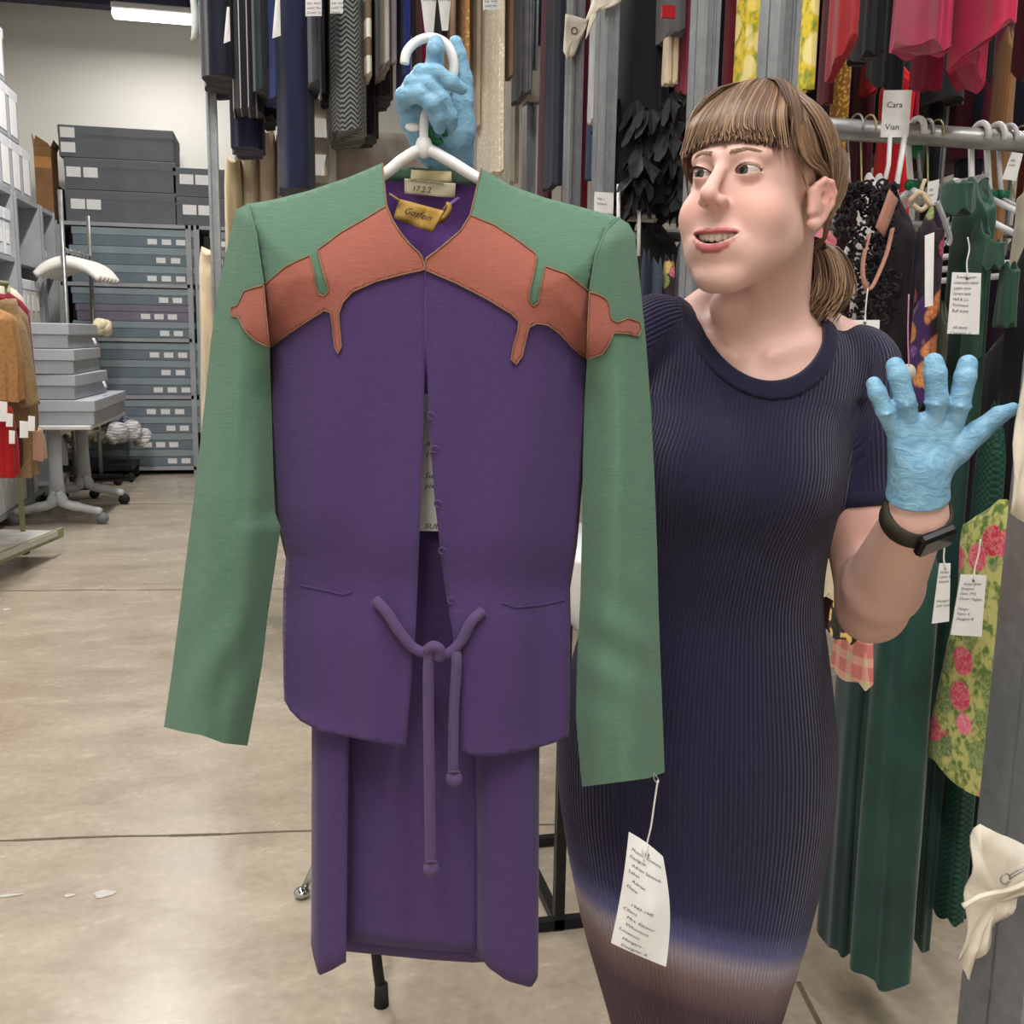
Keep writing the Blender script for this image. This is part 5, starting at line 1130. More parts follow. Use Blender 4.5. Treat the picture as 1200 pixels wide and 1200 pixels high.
# ------------------------------------------------------------------ the matching skirt under it
cols = [(500, 500, 1124, .040), (374, 382, 1112, .034), (367, 365, 1104, .016), (368, 368, 1120, .0), (371, 374, 1143, -.012), (392, 390, 1136, -.020), (409, 403, 1128, -.022), (411, 405, 1127, -.018), (408, 402, 1110, .004), (404, 401, 1101, .012), (412, 408, 1102, .010), (440, 436, 1106, .003), (475, 474, 1110, .0), (510, 511, 1113, .0), (545, 545, 1115, .002), (562, 562, 1117, .007),
        (558, 556, 1118, .012), (560, 561, 1121, .0), (564, 566, 1124, -.016), (572, 573, 1134, -.020), (600, 594, 1149, -.024), (622, 622, 1157, -.020), (629, 629, 1146, -.008), (633, 630, 1130, .012), (622, 622, 1118, .034), (560, 562, 1128, .040)]
sk = thing('skirt', PH(497, 1150, HJ), 'long purple wrap skirt with two side flaps hanging below the jacket', 'skirt')
m = M(); rings = []
for i, t in enumerate(np.linspace(0, 1, 30)):
    ring = []
    for j, (xt, xb, yb, o) in enumerate(cols):
        y = 610+(yb-610)*t; x = xt+(xb-xt)*t
        if t < .45: f = (.45-t)/.45; x = 497+(x-497)*(1-.22*f); o2 = o*(1-.75*f)
        else: o2 = o
        ring.append(np.array(PH(x, y, HJ+o2+.002*math.sin(j*1.7+t*5))))
    R2 = []
    for j in range(len(ring)):
        a, b = ring[j], ring[(j+1) % len(ring)]
        R2 += [a*.88+b*.12, a*.5+b*.5, a*.12+b*.88]
    rings.append(R2)
m.loft(rings, cap=False); m.build('body', PURPL, sk, solid=.002)
# card hanging inside the open front
t = paper_tag('tall white paper card with handwriting seen inside the open jacket front', (489, 462), (516, 462), (518, 622), (486, 622), lambda x, y: PH(x, y, HJ-.012), hole=False, curl=.003, lines=['', '', '', '', '   Adrian,', '   1945', '', '   Suit, two', '   piece', '', '', '', '   SUIT C7'], size=.0082, group='swing tags of the suit', nd=-FH)
# ------------------------------------------------------------------ hanger
hg = thing('clothes_hanger', PH(497, 206, HJ), 'white tubular hanger with open hook, gripped by the gloved hand and carrying the jacket', 'hanger'); hh = HJ-.006
M().tube(spline([PH(x, y, h) for x, y, h in ((474, 75, hh-.004), (476, 63, hh-.004), (484, 52, hh-.002), (497, 45, hh), (511, 45, hh), (523, 52, hh), (530, 65, hh), (532, 82, hh+.002), (526, 102, hh+.004), (512, 120, hh+.004), (500, 131, hh+.002), (497, 145, hh), (497, 174, hh))], 6), .0047, 12).build('hook', WHITEP, hg)
M().tube(spline([PH(x, y, h) for x, y, h in ((335, 262, HJ), (400, 232, HJ), (449, 205, HJ-.004), (472, 187, hh), (497, 175, hh), (524, 187, hh), (560, 209, HJ-.004), (620, 242, HJ), (690, 276, HJ))], 6), .0066, 12, flat=.9).build('shoulder_bar', WHITEP, hg)
M().ball(PH(497, 172, hh), .009, 12, (1, 1, 1.3)).ball(PH(484, 149, hh+.004), .0055, 8, (1.5, .8, .8)).build('neck_boss', WHITEP, hg)
m = M(); c = PH(513, 158, hh+.004); m.tube([c+.0072*(math.cos(q)*RT+math.sin(q)*ZZ)*1.0+FH*.002*math.sin(2*q) for q in np.linspace(0, 5.4, 14)], .0035, 8); m.build('size_marker', GREENP, hg)
# held swing tag
pc = lambda x, y: PH(x, y, HJ-.055)
t = paper_tag('curved white handwritten tag pinned to the green cuff, against the navy dress', (737, 975), (777, 1004), (779, 1127), (716, 1105), pc, string=[(771, 914), (767, 940), (763, 968), (758, 990)], lines=['', ' Museum Costume', 'Designer', '  Adrian Savannah', 'Label:', '   Adrian', 'Date:', '', '    1943-1945', 'Client', '   Mrs. Eleanor', '   Wheelock', 'Location:', '   Hangers -', '   Designer A'], size=.0050, gap=1.74, curl=.012, bulge=.006, sr=.0011, group='swing tags of the suit', nd=-FH)
M().tube(spline([pc(768, 908), pc(772, 914), pc(771, 918), pc(767, 914), pc(766, 906)], 4), .0007, 6).build('pin', PIPE, t)
M().tube(spline([pc(758, 985)-FH*.012, pc(756, 996)-FH*.014, pc(753, 1000)-FH*.014, pc(751, 988)-FH*.013], 4), .0011, 6).build('string', MATS['white_string'], t)
# ------------------------------------------------------------------ the person
HT, HB = 1.21, 1.275
pxm = lambda h: h/F
# head pose
_yaw, _pit, _rol = math.radians(38.2), math.radians(5.4), math.radians(-.5); HS = .980e-3
_f = -FH*math.cos(_yaw)-RT*math.sin(_yaw); _x = RT*math.cos(_yaw)-FH*math.sin(_yaw)
HF = _f*math.cos(_pit)+ZZ*math.sin(_pit); _z = -_f*math.sin(_pit)+ZZ*math.cos(_pit)
HX = _x*math.cos(_rol)+_z*math.sin(_rol); HZ = -_x*math.sin(_rol)+_z*math.cos(_rol); HC = PH(886.5, 221.6, HT)
HM = np.stack([HX, HF, HZ], 1)                     # columns: axes of the head
def hw(q): return HC+(np.asarray(q, float)*HS)@HM.T  # head mm -> world
def hlc(p): return ((p-HC)@HM)/HS
EYE = (26.5, 75.5, 0.0); ER = 12.4
def ab(q): r = q.copy(); r[:, 0] = np.abs(r[:, 0]); return r
def skull(q):
    qs = ab(q); d = ell(q, (0, -12, 28), (75, 95, 76)); d = smin(d, ell(q, (0, 35, -30), (58, 54, 84)), 18)
    d = smin(d, cap(qs, (41, 4, -62), (15, 64, -108), 20, 17), 26); d = smin(d, ell(qs, (38, 28, -52), (24, 34, 34)), 22); d = smin(d, ell(qs, (27, 58, -78), (22, 24, 26)), 18); return smin(d, ell(q, (0, 72, -111), (19, 16.5, 16.5)), 16)
LIPU = [(0, 97.5, -66.8), (7, 97.8, -65.4), (15, 94.5, -65.6), (22, 90, -65.8), (28, 84.5, -65.5)]; LIPL = [(0, 95, -84.0), (8, 94.5, -83.2), (16, 91.5, -79.8), (22, 88.5, -74.5), (28, 84.5, -67.5)]; RU = [3.2, 3.5, 3.2, 2.4, 1.3]; RL = [4.4, 4.3, 3.8, 2.8, 1.3]
def mouth_cut(q):
    x = q[:, 0]; u = np.clip(np.abs(x)/27, 0, 1); zc = -73.2+6.5*u**2; hh = 5.6*(1-u**2)**.7
    return np.maximum(np.maximum(np.abs(q[:, 2]-zc)-hh, 72-q[:, 1]), np.abs(x)-26.5)
def face(q):
    qs = ab(q); d = skull(q)
    d = smin(d, sph(qs, (35, 59, -43), 25), 16)                                     # cheeks, lifted by the smile
    d = smin(d, cap(qs, (9, 86, 17), (39, 71, 19), 8.5, 8), 12)                     # brow
    d = smax(d, -sph(qs, (27, 104, 0), 17), 10)                                   # sockets
    n = cap(q, (0, 86, 10), (0, 111, -25), 6.0, 7.8); n = smin(n, sph(q, (0, 114, -30), 8.8), 6); n = smin(n, ell(qs, (10.6, 101, -35), (6.2, 10, 6.6)), 7); n = smin(n, cap(q, (0, 105, -34), (0, 95, -40), 3.8, 4.2), 6)
    d = smin(d, n, 9); d = smax(d, -cap(qs, (6.2, 108, -45), (7.4, 101, -37.5), 3.0, 2.2), 2)
    d = smin(d, ell(q, (0, 76, -76), (33, 22, 25)), 10)
    d = smax(d, -chain(qs, [(18, 100, -40), (27, 95, -51), (34.5, 88, -66)], [1.4, 1.8, 1.4], 3), 7)   # smile fold
    d = smax(d, -cap(q, (0, 104, -96), (0, 103, -96), 5), 8)
    d = smin(d, chain(qs, LIPU, RU, 2), 3); d = smin(d, chain(qs, LIPL, RL, 2), 3)
    d = smax(d, -mouth_cut(q), 1.2)
    lid = sph(qs, EYE, ER+1.5); d = smin(d, lid, 5.0)
    bag = 9+chain(qs, [(19, 82, -8.5), (30, 83.5, -10.5), (41, 78.5, -8)], [1.2, 1.3, 1.2], 2); d = smin(d, bag, 7)
    dx = (qs[:, 0]-EYE[0])/14.2; k = np.clip(1-dx*dx, 0, 1)
    dx2 = dx-.12; up = 5.1*np.clip(1-dx2*dx2, 0, 1)**.85; lo = -4.1*k
    d = smax(d, -np.maximum(np.maximum(qs[:, 2]-up-.6*dx, lo-qs[:, 2]+.6*dx), np.maximum(np.abs(dx)*14.2-14, 70-qs[:, 1])), .7)
    d = smax(d, -chain(qs, [(15, 88, 5.6), (21, 91.2, 8.6), (28, 91.4, 9.2), (37, 86.5, 6.6)], [.7, .9, .9, .7], 1), 2)   # lid crease
    # ears
    qf = qs; qs = qs-np.array((0, 0, 3.0))
    helix = chain(qs, [(73, 10, -14), (77, 8, -5), (81, 1, 1), (85, -9, 0), (86.5, -16, -9), (85, -16, -22), (80, -9, -38), (76, -1, -48)], [3.2, 3.6, 4, 4, 4, 3.8, 4.2, 5.5], 2)
    plate = ell(qs, (79, -5, -19), (4.2, 13, 23)); e = smin(helix, plate, 4); e = smin(e, chain(qs, [(82, -3, -2), (83.5, -10, -14), (81, -8, -30)], [2.6, 3, 2.8], 2), 3); e = smin(e, sph(qs, (74, 3, -46), 6.5), 5); e = smin(e, cap(qs, (73, 10, -12), (74, 9, -34), 5.5), 5)
    e = smax(e, -sph(qs, (86, 0, -17), 6.5), 3); d = smin(d, e, 6)
    return d
# torso table: row in the photo, column of the axis, half width in columns, half depth in metres, forward shift
TOR = [(352, 888, 44, .045, 0), (374, 887, 74, .058, 0), (394, 885, 116, .070, 0), (430, 880, 126, .088, -.004), (500, 862, 128, .106, -.010), (565, 849, 133, .120, -.016), (640, 836, 132, .110, -.006), (700, 827, 139, .099, 0), (770, 820, 157, .112, 0), (860, 815, 174, .126, 0), (930, 814, 173, .129, 0), (1000, 814, 163, .121, 0), (1080, 812, 145, .112, 0), (1200, 811, 107, .100, 0), (1330, 811, 96, .092, 0), (1480, 811, 94, .09, 0)]
_tz = np.array([PH(c, y, HB)[2] for y, c, w, b, s in TOR]); _o = np.argsort(_tz)
def _tab(v): v = np.array(v)[_o]; zz_ = _tz[_o]; zf = np.linspace(zz_[0], zz_[-1], 300); vf = np.interp(zf, zz_, v); k = np.hanning(23); k /= k.sum(); vf = np.convolve(np.pad(vf, 11, 'edge'), k, 'valid'); return zf, vf
T_c = _tab([float(PH(c, y, HB)@RT) for y, c, w, b, s in TOR]); T_w = _tab([w*HB/F for y, c, w, b, s in TOR]); T_b = _tab([b for y, c, w, b, s in TOR]); T_s = _tab([s for y, c, w, b, s in TOR])
ZTOP, ZHEM = _tz[_o][-1], .34
def torso_uv(p):
    z = p[:, 2]; x = p@RT-np.interp(z, *T_c); y = p@FH-HB-np.interp(z, *T_s); return x, y, np.interp(z, *T_w), np.interp(z, *T_b)
def torso(p):
    x, y, w, b = torso_uv(p); e = 2.35
    d = ((np.abs(x)/w)**e+(np.abs(y)/b)**e)**(1/e); d = (d-1)*np.minimum(w, b)*.92
    for (cx, cy) in ((905, 560), (808, 552)): d = smin(d, sph(p, PH(cx, cy, HB-.078), .058), .05)
    return smax(d, p[:, 2]-ZTOP, .02)
SHL_, ELL_, WRL_ = PH(1000, 432, 1.285), PH(1022, 712, 1.235), PH(1074, 604, 1.055)
SHR_, ELR_, WRR_ = PH(768, 402, 1.285), PH(606, 480, 1.245), PH(526, 226, 1.215)
NK0, NK1 = PH(887, 400, 1.285), PH(899, 268, 1.245)
def arms(p):
    a = chain(p, [SHL_, PH(1010, 590, 1.255), ELL_], [.050, .046, .041], .02)
    f = chain(p, [ELL_, ELL_*.72+WRL_*.28, WRL_, PH(1077, 560, 1.04)], [.042, .0455, .0305, .022], .01); l = smin(a, f, .012)
    a = chain(p, [SHR_, ELR_], [.049, .038], .02); f = chain(p, [ELR_, PH(560, 350, 1.245), WRR_, PH(527, 180, 1.15)], [.038, .035, .021, .016], .01); return np.minimum(l, smin(a, f, .012))
def legs(p):
    d = None
    for s in (-1, 1):
        hip = PH(811, 1000, HB)+RT*s*.075; kn = np.array([*(PH(811, 1200, HB)+RT*s*.058)[:2], .47]); an = np.array([*(PH(811, 1200, HB)+RT*s*.06+FH*.02)[:2], .08]); toe = an-FH*.13+np.array((0, 0, -.05))
        c = chain(p, [hip, kn, kn-ZZ*.14+FH*.015, an, an-ZZ*.035, toe], [.075, .05, .049, .034, .034, .026], .02); d = c if d is None else np.minimum(d, c)
    return d
def neckf(p):
    d = cap(p, NK0, NK1, .060, .054); d = smin(d, cap(p, PH(880, 425, 1.27), PH(858, 360, 1.215), .03, .026), .02)      # throat front
    d = smin(d, cap(p, PH(940, 372, 1.30), PH(985, 402, 1.295), .03, .028), .03); return smin(d, cap(p, PH(828, 366, 1.30), PH(790, 392, 1.295), .03, .028), .03)
def body(p):
    hd = np.full(len(p), 9.0); near = np.linalg.norm(p-HC, axis=1) < .22
    if near.any(): hd[near] = face(hlc(p[near]))*HS
    hd = np.where(near, hd, np.linalg.norm(p-HC, axis=1)-.13)
    d = smin(torso(p)+.009, neckf(p), .02); d = smin(d, hd, .016)
    col = chain(p, [PH(903, 417, 1.199), PH(950, 404, 1.222)], [.003, .003], .004); d = smin(d, smin(col, chain(p, [PH(862, 419, 1.197), PH(825, 400, 1.222)], [.003, .003], .004), .004), .022)
    d = np.minimum(d, 9); d = smin(d, arms(p), .02); return smin(d, legs(p), .02)
WC = HC
gx = axis2(-.12, .88, WC[0]-.135, WC[0]+.115, .006, .00145); gy = axis2(.86, 1.56, WC[1]-.14, WC[1]+.13, .006, .00145); gz = axis2(-.01, 1.75, WC[2]-.145, WC[2]+.125, .006, .00145)
V, Q = sdf_mesh(body, gx, gy, gz)
per = thing('person', (PH(811, 1200, HB)[0], PH(811, 1200, HB)[1], 0), 'smiling person in a ribbed navy dress and blue gloves, holding up the jacket', 'person')
def skin_mat():
    w = NT('skin'); at = w.node('ShaderNodeAttribute', attribute_name='tint'); n = w.noise(w.coord('Object'), 45, 5); f = w.noise(w.coord('Object'), 420, 3)
    w.set(Base_Color=w.mix(w.ramp(n.outputs[0], [(.35, (0, 0, 0)), (.8, (46, 46, 46))]), at.outputs['Color'], (210, 146, 132)), Roughness=.5)
    w.b.inputs['Subsurface Weight'].default_value = .12; w.b.inputs['Subsurface Radius'].default_value = (1, .35, .2); w.b.inputs['Subsurface Scale'].default_value = .006; w.b.inputs['Specular IOR Level'].default_value = .35
    w.bump(f.outputs[0], .08, .0006); return w.m
SKIN = skin_mat(); EYEW = mk('eye_white', (206, 196, 192), None, 20, .3, spec=.6); IRIS = mk('grey_green_iris', (84, 86, 76), (56, 58, 52), 300, .25); PUP = mk('pupil', (14, 12, 12), None, 20, .15)
ql = hlc(V); qs = ab(ql); sk_ = np.array(lin((214, 174, 163))[:3]); T = np.tile(sk_, (len(V), 1))
def tint(mask, c): global T; T = T*(1-mask[:, None])+np.array(lin(c)[:3])*mask[:, None]
gs = lambda c, r: np.exp(-np.sum(((qs-np.array(c))/r)**2, axis=1))
headm = np.linalg.norm(V-HC, axis=1) < .16
tint(.45*gs((38, 72, -34), 20)*headm, (222, 142, 122)); tint(.35*gs((0, 118, -38), 13)*headm, (216, 140, 124)); tint(.5*gs((84, -8, -10), 24)*headm, (214, 136, 120)); tint(.25*gs((31, 84, -10), 8)*headm, (196, 140, 130)); tint(.3*gs((31, 84, 8), 9)*headm, (206, 150, 136))
lip = np.minimum(chain(qs, LIPU, RU, 2), chain(qs, LIPL, RL, 2)); tint(np.clip((1.5-lip)/1.0, 0, 1)*headm, (180, 102, 106))
inm = (mouth_cut(ql) < .6) & (ql[:, 1] < 87-.006*ql[:, 0]**2) & headm; tint(inm.astype(float), (84, 30, 34))
arm_tint = np.exp(-((V-ELL_)**2).sum(1)/.06**2); tint(.25*arm_tint, (206, 140, 130))
m = M(); m.add(V, Q); tin = [tuple(c)+(1.0,) for c in T]
for s in (-1, 1):
    c = np.array((s*EYE[0], EYE[1], EYE[2])); g = np.array((-.20, .98, -.02)); g /= np.linalg.norm(g); a = np.cross(g, (0, 0, 1)); a /= np.linalg.norm(a); b = np.cross(a, g)
    for mi, t0, t1, bul in ((1, math.radians(31), PI, 0), (2, math.radians(13), math.radians(31), 1), (3, 0.0, math.radians(13), 1)):
        m.cur = mi; rings = []
        for th in np.linspace(t0, t1, 10 if mi > 1 else 22):
            rings.append([hw(c+ER*(1+.03*bul*math.sin(min(1, th/.47)*PI*.5+PI/2))*(math.cos(th)*g+math.sin(th)*(math.cos(u)*a+math.sin(u)*b))) for u in [2*PI*i/32 for i in range(32)]])
        m.loft(rings, cap=False)
m.cur = 0; tin += [(.8, .8, .8, 1)]*(len(m.v)-len(tin)); m.attrs['tint'] = ('FLOAT_COLOR', tin)
bd = m.build('body', [SKIN, EYEW, IRIS, PUP], per)
# teeth
TOOTH = mk('tooth_enamel', (240, 234, 222), (232, 224, 210), 20, .3, spec=.5); m = M()
for s in (-1, 1):
    for k, w_ in enumerate((8.4, 6.8, 7.2, 6.4, 6.0)):
        u = (4.3, 12.0, 18.6, 24.0, 28)[k]*s; f_ = 88.5-.012*u*u-.1*abs(u); an = -math.atan(.024*u+.1*s)*.9; hz = (9.0, 8.4, 8.6, 7.6, 7)[k]
        R = np.stack([HX*math.cos(an)+HF*math.sin(an), -HX*math.sin(an)+HF*math.cos(an), HZ], 1)
        m.box(hw((u*.93, f_, -66.5-hz/2+.004*u*u)), np.array((w_*.97, 5, hz))*HS, R, .0018)
m.build('teeth', TOOTH, bd)
# strands
def strands(name, paths, r, cols, parent, mat, nseg=14, push=None, taper=.35):
    """one tapered three-sided strand per path (head mm control points)"""
    P = []
    for pts in paths:
        sp = np.array(spline(pts, 6)); t = np.linspace(0, len(sp)-1, nseg); i = np.clip(t.astype(int), 0, len(sp)-2); f_ = (t-i)[:, None]; P.append(sp[i]*(1-f_)+sp[i+1]*f_)
    A = np.array(P); n, k = A.shape[:2]
    if push is not None:
        q = A.reshape(-1, 3).copy(); offs = np.repeat(push, k) if np.ndim(push) else push
        for it in range(3):
            e = .5; d = skull(q); g = np.stack([skull(q+np.eye(3)[i]*e)-d for i in range(3)], 1)/e; g /= np.linalg.norm(g, axis=1)[:, None]+1e-9
            need = np.maximum(0, offs-d); q += g*need[:, None]
        A = q.reshape(n, k, 3)
    W_ = HC+(A*HS)@HM.T; T_ = np.gradient(W_, axis=1); T_ /= np.linalg.norm(T_, axis=2)[..., None]+1e-12
    out = W_-(HC-HZ*.02); n1 = np.cross(T_, out); n1 /= np.linalg.norm(n1, axis=2)[..., None]+1e-12; n2 = np.cross(n1, T_)
    tt = np.linspace(0, 1, k); rad = r*(np.minimum(1, .5+3*tt))*(1-(1-taper)*np.clip((tt-.6)/.4, 0, 1)**1.5)
    rr = np.random.uniform(.7, 1.25, n); vs = np.empty((n, k, 4, 3))
    for j, (a, b) in enumerate(((1.5, 0), (0, .8), (-1.5, 0), (0, -.8))): vs[:, :, j] = W_+(n1*a+n2*b)*(rad[None, :, None]*rr[:, None, None])
    base = np.arange(n*k*4).reshape(n, k, 4); fs = []
    for j in range(4):
        j2 = (j+1) % 4; fs.append(np.stack([base[:, :-1, j], base[:, :-1, j2], base[:, 1:, j2], base[:, 1:, j]], -1).reshape(-1, 4))
    m = M(); m.add(vs.reshape(-1, 3), np.concatenate(fs)); m.f += [tuple(x) for x in base[:, -1, ::-1]]; m.mi += [0]*n; m.sm += [True]*n
    c = np.array([lin(cols[np.random.randint(len(cols))])[:3] for _ in range(n)]); c = c[:, None, None, :]*(np.linspace(.86, 1.1, k)[None, :, None, None]); c = np.broadcast_to(c, (n, k, 4, 3)).reshape(-1, 3)
    m.attrs['tint'] = ('FLOAT_COLOR', np.concatenate([c, np.ones((len(c), 1))], 1)); return m.build(name, mat, parent)
w = NT('brown_hair'); at = w.node('ShaderNodeAttribute', attribute_name='tint'); w.set(Base_Color=at.outputs['Color'], Roughness=.42); w.b.inputs['Specular IOR Level'].default_value = .4; HAIR = w.m
HCOL = [(112, 84, 62), (96, 71, 52), (126, 98, 74), (84, 61, 45), (140, 110, 84), (104, 78, 58), (90, 66, 49), (150, 120, 92)]
R_ = np.random.uniform
# scalp cover so no skin shows between strands
def capf(p):
    q = hlc(p); pl = (62-(75-q[:, 1])*(118/155))-q[:, 2]; return smax(ell(q, (0, -12, 30), (79, 99, 86)), pl*.78, 4)*HS
V, Q = sdf_mesh(capf, axis(HC[0]-.12, HC[0]+.12, .003), axis(HC[1]-.12, HC[1]+.12, .003), axis(HC[2]-.08, HC[2]+.13, .003))
m = M(); m.add(V, Q); m.attrs['tint'] = ('FLOAT_COLOR', [lin((88, 64, 47))]*len(V)); hr = m.build('hair', HAIR, per)
TIE = np.array((32, -92, -52.))
paths = []; push = []
for k in range(640):                                                                  # fringe
    x0 = R_(-56, 56); j = R_(-6, 6); e = R_(-7, 6); side = abs(x0)/56
    zend = 36-9*side**3+e; of = R_(3, 11-5*side)
    paths.append([(x0*.2+j, -8+R_(-16, 16), 118), (x0*.5+j, 32-6*side, 114-4*side), (x0*.82+j, 62-14*side, 96-9*side), (x0*1.0+j*.8, 83-19*side**2, 66-4*side), (x0*1.03+j*1.2, 89-24*side**2, 47), (x0*1.03+j*2.2, 90-26*side**2, zend)]); push.append(of)
for s in (-1, 1):
    for k in range(430):                                                              # swept back over the sides
        f0 = R_(-88, 30); t = (f0+88)/118; j = R_(-4, 4); of = R_(4, 11)
        paths.append([(s*R_(0, 8), f0*.86, 116-.004*(f0+10)**2), (s*(30+j), f0*.92, 110-.005*(f0+10)**2), (s*(54+j), f0*.98-2, 88-.006*(f0+10)**2), (s*(77+j*.3), f0*.72-8, 44+j), (s*79, f0*.5-24+j, 15-3*(1-t)+j), (s*70, -52+10*t+j, -22-6*(1-t)), (s*46+8, -80+j, -48), (TIE[0]+R_(-7, 7), TIE[1]+R_(-5, 5), TIE[2]+R_(-6, 6))]); push.append(of)
    for k in range(300):                                                              # temple locks in front of the ear top
        j = R_(-4, 4); a_ = R_(0, 1)
        paths.append([(s*(8+j), 22-22*a_, 117), (s*(38+j), 48-30*a_, 104), (s*(58+j), 60-32*a_, 74), (s*(66+j*.5), 55-34*a_+j, 40), (s*(73+j*.3), 40-26*a_+j, 16+10*a_), (s*80, 4-8*a_, 9+9*a_), (s*76, -36+j, -8), (s*56+6, -72, -42), (TIE[0]+R_(-7, 7), TIE[1]+R_(-5, 5), TIE[2]+R_(-6, 6))]); push.append(R_(4, 9))
    for k in range(60):                                                               # short wisps at the hairline
        j = R_(-5, 5); paths.append([(s*(60+j*.5), 60, 64), (s*(66), 58+j, 38), (s*69, 47+j, 16+j), (s*74, 30+j, -4+2*j)]); push.append(R_(2, 5))
strands('hair_strands', paths, .00105, HCOL, hr, HAIR, 18, np.array(push))
paths = []
for k in range(330):                                                                  # ponytail
    a_ = R_(0, 2*PI); r_ = math.sqrt(R_(0, 1)); dx, dy = math.cos(a_)*r_, math.sin(a_)*r_; L = R_(.75, 1.06)
    paths.append([TIE+(dx*5, dy*5, 4), TIE+(12+dx*20, -14+dy*14, -4+dx*5), TIE+(22+dx*30, -20+dy*20, -30), TIE+(22+dx*32+R_(-4, 4), -16+dy*20, -32-28*L), TIE+(10+dx*28+R_(-6, 6), -10+dy*18, -30-55*L+R_(-5, 5))])
strands('ponytail', paths, .00105, HCOL+[(160, 130, 100), (170, 140, 108)], hr, HAIR, 14)
m = M(); c = hw(TIE+(3, -3, 0)); m.tube([c+.0145*(math.cos(q)*HX+math.sin(q)*(HZ*.6+HF*.5)) for q in np.linspace(0, 2*PI, 20)], .004, 8); m.build('hair_tie', BLACK, hr)
BC = [(138, 102, 78), (122, 88, 66), (152, 116, 90)]
def onface(x, z, o=.4):
    f_ = 60.0
    fs = np.linspace(60, 125, 261); d = face(np.stack([np.full(261, x), fs, np.full(261, z)], 1)); i = np.where(d < 0)[0]; return fs[i[-1]]+o if len(i) else 70
paths = []
for s in (-1, 1):
    for k in range(120):
        u = R_(0, 1); x = 9.5+27*u; z = 17.5+5.5*math.sin(u*PI*.62)-5.5*max(0, u-.6)+R_(-2.5, 2.5)*(1-.55*u); x2 = x+R_(3, 6); z2 = z+1.6-2.6*u
        paths.append([(s*x, onface(s*x, z), z), (s*(x+x2)/2, onface(s*(x+x2)/2, (z+z2)/2, .9), (z+z2)/2), (s*x2, onface(s*x2, z2, .6), z2)])
strands('eyebrows', paths, .00024, BC, hr, HAIR, 5)
paths = []
for s in (-1, 1):
    for k in range(46):
        u = k/45; dx = -13+26*u; d_ = dx/14.2-.12; z = 5.1*max(0, 1-d_*d_)**.85+.6*dx/14.2; f_ = EYE[1]+math.sqrt(max(1, (ER+1.9)**2-dx*dx-z*z)); ox = s*(EYE[0]+dx)
        paths.append([(ox, f_-.4, z+.3), (ox+s*(.6+1.4*u), f_+2.2, z+.4), (ox+s*(1+3*u), f_+4.2, z+2.0)])
strands('eyelashes', paths, .00021, [(60, 44, 36), (48, 36, 30)], hr, HAIR, 5)

# ------------------------------------------------------------------ dress
def hem_plane(p, a, b, h0):  # keeps what lies above the plane through a row of the arm
    return (p-np.asarray(h0))@np.asarray(a)
ax_l = (PH(1013, 590, 1.255)-SHL_); ax_l /= np.linalg.norm(ax_l)
ax_r = (ELR_-SHR_); ax_r /= np.linalg.norm(ax_r)
SL0, SL1 = PH(1001, 440, 1.285), PH(1008, 592, 1.258)
def sleeveL(p): return smax(chain(p, [SL0+ZZ*.006, SL0*.5+SL1*.5, SL1+ax_l*.03], [.057, .055, .054], .02), (p-SL1)@(ax_l*.9+RT*.06), .004)
SR1 = SHR_+ax_r*.15
def sleeveR(p): return smax(chain(p, [SHR_+ZZ*.004, SR1+ax_r*.03], [.056, .052], .02), (p-SR1)@ax_r, .004)
def neck2d(p):
    """signed distance to the scoop of the neckline, seen from the front (metres)"""
    c = PH(885, 357, HB); u = (p-c)@RT; v = p[:, 2]-c[2]; a, b = 73*HB/F*.985, 83*HB/F; tlt = .03; u2 = u+v*tlt
    k0 = np.sqrt((u2/a)**2+(v/b)**2); d = (k0-1)*min(a, b); return np.where(v > 0, np.maximum(np.abs(u2)-a-.25*v, d-9), d)
def dress(p):
    d = torso(p)+.002; d = smin(d, smin(sleeveL(p), sleeveR(p), .01), .012)
    return smax(d, ZHEM-p[:, 2], .006)
def scoop(p):
    y = p@FH-HB; nb = cap(p, PH(888, 420, HB+.02), PH(894, 330, HB-.005), .060, .060); return np.minimum(np.maximum(neck2d(p), y-.02), nb)
def dressf(p): return smax(dress(p), -scoop(p), .002)
V, Q = sdf_mesh(dressf, axis(-.12, .88, .004), axis(.9, 1.56, .004), axis(ZHEM-.02, 1.50, .004))
x, y, w_, b_ = torso_uv(V); phi = np.arctan2(x/w_, -y/b_); rib = phi/(2*PI)*188
up_ = np.clip((V[:, 2]-PH(880, 520, HB)[2])/.06, 0, 1); ribx = np.arcsin(np.clip(x/.16, -1, 1))/(2*PI)*188
rib = rib*(1-up_)+(ribx)*up_
def about(a, axd):
    u1 = np.cross(axd, FH); u1 /= np.linalg.norm(u1); u2 = np.cross(axd, u1); u2 = -u2 if u2@FH > 0 else u2; vv = V-a; return np.arctan2(vv@u1, vv@u2)/(2*PI)*62
tr = torso(V); rl, rr_ = about(SL0, ax_l), about(SHR_, ax_r)
ml = np.clip((tr-.012)/.006, 0, 1)*(np.linalg.norm(V-SL0, axis=1) < np.linalg.norm(V-SHR_, axis=1)); mr = np.clip((tr-.010)/.006, 0, 1)*(np.linalg.norm(V-SL0, axis=1) >= np.linalg.norm(V-SHR_, axis=1))
zt_ = V[:, 2]-(V@RT-PH(811, 1100, HB)@RT)*-.28; zb = PH(811, 1068, HB)[2]
